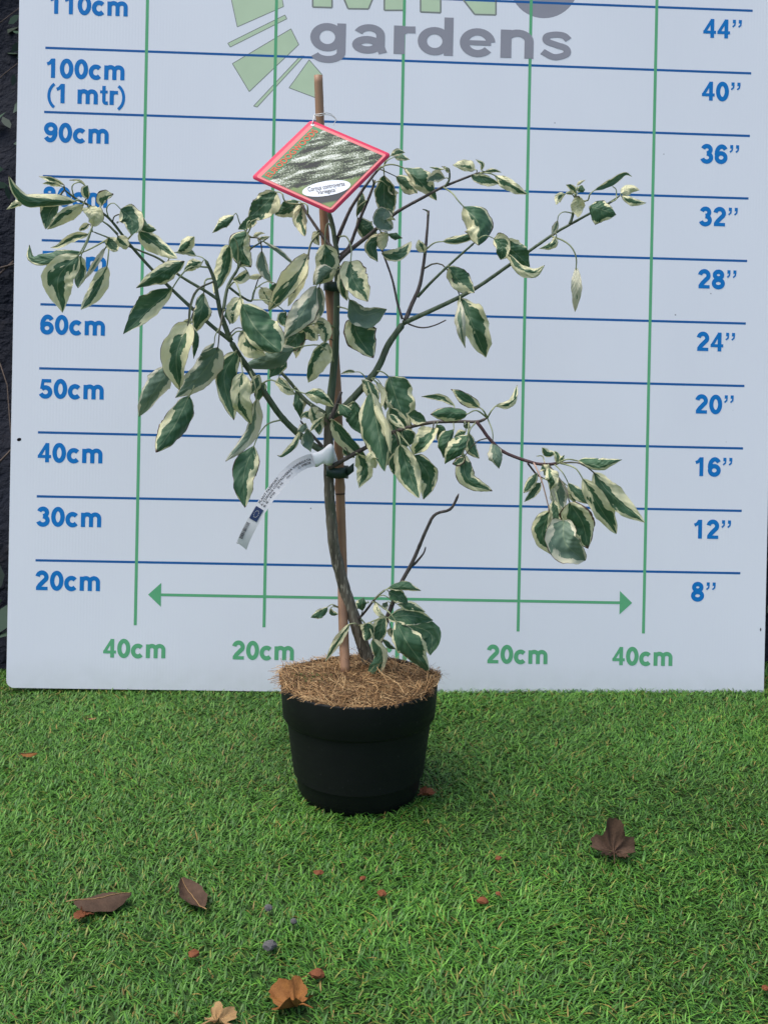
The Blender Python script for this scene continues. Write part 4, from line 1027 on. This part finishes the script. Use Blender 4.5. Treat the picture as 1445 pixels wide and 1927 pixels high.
put_text('brand_lettering', 'EURODOGWOODS', lambda x, y: tmap(.174 - .074 * y, .905 - .80 * x, .0009), gl('label_text_red', (.72, .09, .04, 1)), lab, .012)
def oval_text(s, cx, cy, wd, ht):
    put_text('name_lettering', s, lambda x, y: tmap(*tz(cx + (x - .5) * wd * math.cos(ea) + y * ht * math.sin(ea) * 1.0, cy + (x - .5) * wd * math.sin(ea) - y * ht), .0012), gl('label_text_black', (.05, .05, .055, 1)), lab, .006)
oval_text('Cornus controversa', 742, 674, 335, 36); oval_text("'Variegata'", 742, 712, 175, 34)
eye = []
for k in range(20): an = k * math.pi / 10; q = tz(614 + 17 * math.cos(an), 124 + 11 * math.sin(an)); eye.append(q)
grid_patch('eyelet', eye, .0007, gl('eyelet_white', (.72, .72, .72, 1)))
M['string'] = simple('white_string', (.62, .60, .56, 1), .8, .2, .2, 400)
def string(pts, r=.0006):
    v, f = tube(catmull([Z('B', x, y) and P(*Z('B', x, y), d) for x, y, d in pts], 6), [r] * (6 * (len(pts) - 1) + 1), 6); keep(mesh_obj('string', v, f, M['string']), lab)
string([(750, 418, .018), (752, 395, .016), (760, 372, .024), (765, 345, .034), (790, 340, .0345), (828, 335, .036), (836, 338, .05), (800, 345, .054), (765, 350, .048), (762, 365, .03), (772, 378, .026), (756, 380, .024)])
string([(766, 348, .0345), (800, 352, .0335), (840, 342, .036), (880, 350, .040), (910, 375, .042), (900, 400, .040), (893, 415, .038)], .00045)
string([(830, 330, .037), (870, 335, .042), (905, 362, .043), (915, 380, .042)], .0004)

# ------------------------------------------------------------------ white plant passport strip
pp_ = empty('passport_label', P(*Z('G', 800, 640), .01)); tag(pp_, 'curved white plastic passport label with barcode looped round the trunk', 'label')
CLN = [(215, 1330), (245, 1250), (290, 1160), (340, 1070), (400, 975), (470, 880), (540, 800), (620, 725), (700, 680), (768, 664)]
cl2 = resample(catmull([Vector((x, y, 0)) for x, y in CLN], 8), 41)
def strip_pt(a, b, h=0.0):
    """a 0..1 from the free end to the trunk, b -1..1 across (1 = upper edge)"""
    t = a * 40; i = min(39, max(0, int(t))); p = cl2[i].lerp(cl2[i + 1], t - i); q = (cl2[min(40, i + 2)] - cl2[max(0, i - 1)]).normalized()
    n = Vector((q.y, -q.x, 0)); hw = 44 + 6 * a
    xy = p + n * (b * hw); dep = .010 - .055 * math.sin(math.pi * min(1, (1 - a) * .62)) + b * .004 * a
    d = P(*Z('G', xy.x, xy.y), dep); return d + (CAM - d).normalized() * h
V = []; F = []
for i in range(41):
    for j in range(5):
        b = -1 + j / 2; a = i / 40
        if i == 0: a += .035 * (1 + b) / 2
        V.append(strip_pt(a, b))
for i in range(40):
    for j in range(4): k = i * 5 + j; F.append((k, k + 5, k + 6, k + 1))
M['shaded_label'] = simple('shaded_label_plastic', (.56, .56, .55, 1), .4, .4, .06, 60)  # white plastic greyed: shade on the bent strip is put into its colour
sob = mesh_obj('strip', V, F, M['shaded_label']); keep(sob, pp_)
M['black_ink'] = simple('black_ink', (.03, .03, .035, 1), .5, .3, .1, 60)
def strip_text(s, a0, a1, b0, hgt): put_text('passport_lettering', s, lambda x, y: strip_pt(a0 + (a1 - a0) * x, b0 + hgt * y, .0007), M['black_ink'], pp_, .012)
strip_text('PLANT PASSPORT', .405, .665, .52, .34)
strip_text('A: CORNUS CONTROVERSA VARIEGATA', .395, .975, .02, .34)
strip_text('B: IE - 4736', .40, .555, -.46, .32); strip_text('D: NL', .60, .665, -.46, .32); strip_text('Qty: 1', .71, .775, -.42, .24)
strip_text('C: 098028', .845, .965, -.46, .32)
def strip_rect(name, a0, a1, b0, b1, mat, h=.0007):
    V = []; F = []
    for i in range(5):
        a = a0 + (a1 - a0) * i / 4; V += [strip_pt(a, b0, h), strip_pt(a, b1, h)]
    for i in range(4): F.append((2 * i, 2 * i + 2, 2 * i + 3, 2 * i + 1))
    keep(mesh_obj(name, V, F, mat, smooth=False), pp_)
strip_rect('flag', .255, .372, -.55, .85, simple('flag_blue', (.012, .028, .085, 1), .5, .3, .1, 60))
for k in range(12):
    an = k * math.pi / 6; a, b = .3135 + .030 * math.cos(an), .15 + .36 * math.sin(an); strip_rect('flag_star', a - .0035, a + .0035, b - .04, b + .04, simple('flag_star', (.45, .45, .40, 1)), .0011)
rb = random.Random(5); a = .075
while a < .215:
    w = rb.choice((.0022, .0035, .006)); strip_rect('barcode_bar', a, a + w, .30, .92, M['black_ink']); a += w + rb.choice((.003, .005))
V = []; F = []          # loop round the trunk
top = [(748, 612), (790, 606), (832, 586), (896, 540), (925, 610), (945, 676)]; bot = [(775, 716), (800, 712), (836, 690), (868, 706), (900, 702), (925, 694)]
tt = resample(catmull([Vector((x, y, 0)) for x, y in top], 6), 20); bt = resample(catmull([Vector((x, y, 0)) for x, y in bot], 6), 20)
for i in range(20):
    t = i / 19; d = .010 - .004 * math.sin(math.pi * t) if t < .6 else .0065 + .03 * ((t - .6) / .4) ** 2
    for j in range(5): q = tt[i].lerp(bt[i], j / 4); V.append(P(*Z('G', q.x, q.y), d - .002 * math.sin(math.pi * j / 4)))
for i in range(19):
    for j in range(4): k = i * 5 + j; F.append((k, k + 5, k + 6, k + 1))
lo = mesh_obj('loop', V, F, simple('white_loop_plastic', (.78, .79, .80, 1), .4, .4, .04, 60)); keep(lo, pp_); md = lo.modifiers.new('t', 'SOLIDIFY'); md.thickness = .0005

# ------------------------------------------------------------------ fallen leaves and bits on the grass
def mat_dry(name, c1, c2):
    a = NT(name, .75, .2); p = a.geo(); n = a.noise(p, 130, 5); n2 = a.noise(p, 500, 2); c = a.mix(n, c1, c2); a.color(c); a.bump(n2, .5, .001); return a.mat
DB = mat_dry('dry_brown_leaf', (.030, .018, .011, 1), (.105, .062, .038, 1)); DO = mat_dry('dry_orange_leaf', (.10, .035, .010, 1), (.30, .13, .032, 1)); DT = mat_dry('dry_tan_leaf', (.20, .11, .045, 1), (.38, .25, .11, 1))
DR = mat_dry('dry_rust_leaf', (.09, .03, .012, 1), (.22, .075, .03, 1)); ST = mat_dry('grey_stone', (.055, .053, .055, 1), (.13, .125, .12, 1))
TZ = 0.009
def dry_oval(px, py, L, W, head, cup, mat, label, tip=0.5, lift=0.004, group=None, nv=13, nu=9, seed=0):
    rg = random.Random(seed); c = G(px, py, TZ); root = empty('fallen_leaf', Vector((c.x, c.y, TZ))); tag(root, label, 'leaf', group)
    V = []; F = []; ca, sa = math.cos(head), math.sin(head)
    for i in range(nv):
        t = i / (nv - 1); hw = W / 2 * (max(t, .02) ** .7 * (1 - min(t, .985)) ** .8) / .42
        for j in range(nu):
            u = -1 + 2 * j / (nu - 1); x = (t - .5) * L; y = u * hw * (1 + rg.uniform(-.09, .09)) * (1 - .12 * abs(cup))
            z = lift + hw * cup * (u * u - .25) + tip * L * .5 * max(0, abs(t - .5) - .15) ** 2 * 4 + rg.uniform(-.0006, .0006) + .10 * hw * math.sin(7 * t + 3 * u + seed)
            V.append((x * ca - y * sa, x * sa + y * ca, z))
    for i in range(nv - 1):
        for j in range(nu - 1): a = i * nu + j; F.append((a, a + 1, a + nu + 1, a + nu))
    mn = min(v[2] for v in V); V = [(a, b, c_ - mn - .002) for a, b, c_ in V]
    bl = mesh_obj('blade', V, F, mat, root)
    i0 = [V[i * nu + nu // 2] for i in range(nv)]; pts = [Vector(p) + Vector((0, 0, .0005)) for p in i0]; pts.insert(0, pts[0] + (pts[0] - pts[1]) * 1.6)
    v, f = tube(pts, [.0006 - .0004 * i / nv for i in range(nv + 1)], 5); mesh_obj('midrib', v, f, DB if mat is not DB else DT, root)
    return root
def dry_lobed(px, py, R, head, mat, label, lobes=5, cup=.6, depth=.55, seed=0, tilt=0.0, name='fallen_leaf'):
    rg = random.Random(seed); c = G(px, py, TZ); root = empty(name, Vector((c.x, c.y, TZ))); tag(root, label, 'leaf'); V = [(0, 0, 0)]; F = []; n = 60; K = 6
    rr = []
    for k in range(n):
        a = -math.pi * .86 + 1.72 * math.pi * k / (n - 1); l = abs(math.cos(a * lobes / 2)) ** .8; rr.append((a, R * (1 - depth + depth * l) * (.72 + .28 * math.cos(a * .8)) * (1 + .10 * rg.uniform(-1, 1))))
    for q in range(1, K + 1):
        for a, r in rr:
            s = q / K; x, y = r * s * math.cos(a), r * s * math.sin(a); z = R * cup * (s ** 1.8) * (.55 + .45 * math.sin(a * 2.3 + seed)) + R * .05 * math.sin(9 * a + 5 * s)
            V.append((x, y, z))
    for k in range(n - 1): F.append((0, 1 + k, 2 + k))
    for q in range(K - 1):
        for k in range(n - 1): a = 1 + q * n + k; F.append((a, a + n, a + n + 1, a + 1))
    mt = Matrix.Rotation(head, 3, 'Z') @ Matrix.Rotation(tilt, 3, 'Y'); V = [mt @ Vector(v) for v in V]; mn = min(v.z for v in V); V = [v - Vector((0, 0, mn + .002)) for v in V]
    mesh_obj('blade', V, F, mat, root)
    p0 = V[0]; dd = mt @ Vector((-1, 0, .1)); v, f = tube([p0, p0 + dd * R * .35 + Vector((0, 0, .002)), p0 + dd * R * .75], [.0011, .0009, .0007], 5); mesh_obj('stalk', v, f, mat, root)
    return root
dry_oval(194, 1700, .054, .038, .30, -.55, DB, 'large dark brown curled dead leaf with a small crumpled piece beside it', .1, .006, seed=2)
dry_lobed(160, 1722, .011, 3.4, DR, 'small crumpled rust brown leaf scrap touching the large dead leaf', 4, .5, .5, 4, name='leaf_scrap')
dry_oval(362, 1686, .062, .030, 2.1, .45, DB, 'narrow brown pointed dead leaf folded along its midrib', .25, .004, seed=5)
dry_lobed(1155, 1604, .029, 1.45, DB, 'dark brown lobed dead leaf curled upright on the grass', 5, .75, .42, 8, -.65)
dry_lobed(556, 1890, .024, 2.6, DO, 'orange yellow lobed dead leaf with drooping stalk', 5, .6, .45, 3, .1)
dry_lobed(408, 1922, .018, .6, DT, 'tan lobed dead leaf with an upright stalk', 5, .4, .6, 6, .1)
dry_oval(55, 1421, .021, .011, .1, -.8, DO, 'small orange brown arched dead leaf', .1, .005, seed=9)
dry_oval(172, 1352, .014, .005, .3, -.4, DT, 'tiny pale tan leaf fragment in the shade near the board', .2, .004, seed=11)
dry_lobed(799, 1494, .013, .4, DR, 'reddish brown crumpled leaf tucked against the foot of the pot', 4, .5, .4, 12)
def bit(px, py, r, mat, label, cat, name, group=None, seed=0, flatn=.6):
    rg = random.Random(seed); bm = bmesh.new(); bmesh.ops.create_icosphere(bm, subdivisions=2, radius=r)
    for v in bm.verts: v.co *= 1 + rg.uniform(-.22, .22); v.co.z *= flatn; v.co.x *= 1.2
    me = bpy.data.meshes.new(name); bm.to_mesh(me); bm.free(); me.materials.append(mat)
    o = bpy.data.objects.new(name, me); C.objects.link(o); c = G(px, py, TZ); o.location = (c.x, c.y, TZ + .001); o.rotation_euler.z = seed
    tag(o, label, cat, group)
for k, (x, y, r) in enumerate(((599, 1644, .0042), (683, 1655, .003), (718, 1683, .0042), (908, 1697, .005), (938, 1617, .0036), (937, 1684, .0026), (596, 1835, .0056), (365, 1797, .0046), (1440, 1862, .003))):
    bit(x, y, r, DR, 'small reddish brown bark crumb lying on the grass', 'bark crumb', 'bark_crumb', 'bark crumbs scattered on the grass', k + 3, .5)
bit(508, 1782, .0052, ST, 'larger smooth dark grey pebble in the grass', 'pebble', 'pebble', None, 41, .8)
bit(505, 1711, .0036, ST, 'small pale grey grit stone in the grass', 'pebble', 'pebble', 'small grit stones in the grass', 42, .8)
bit(552, 1736, .0030, ST, 'small pale grey grit stone in the grass', 'pebble', 'pebble', 'small grit stones in the grass', 43, .8)
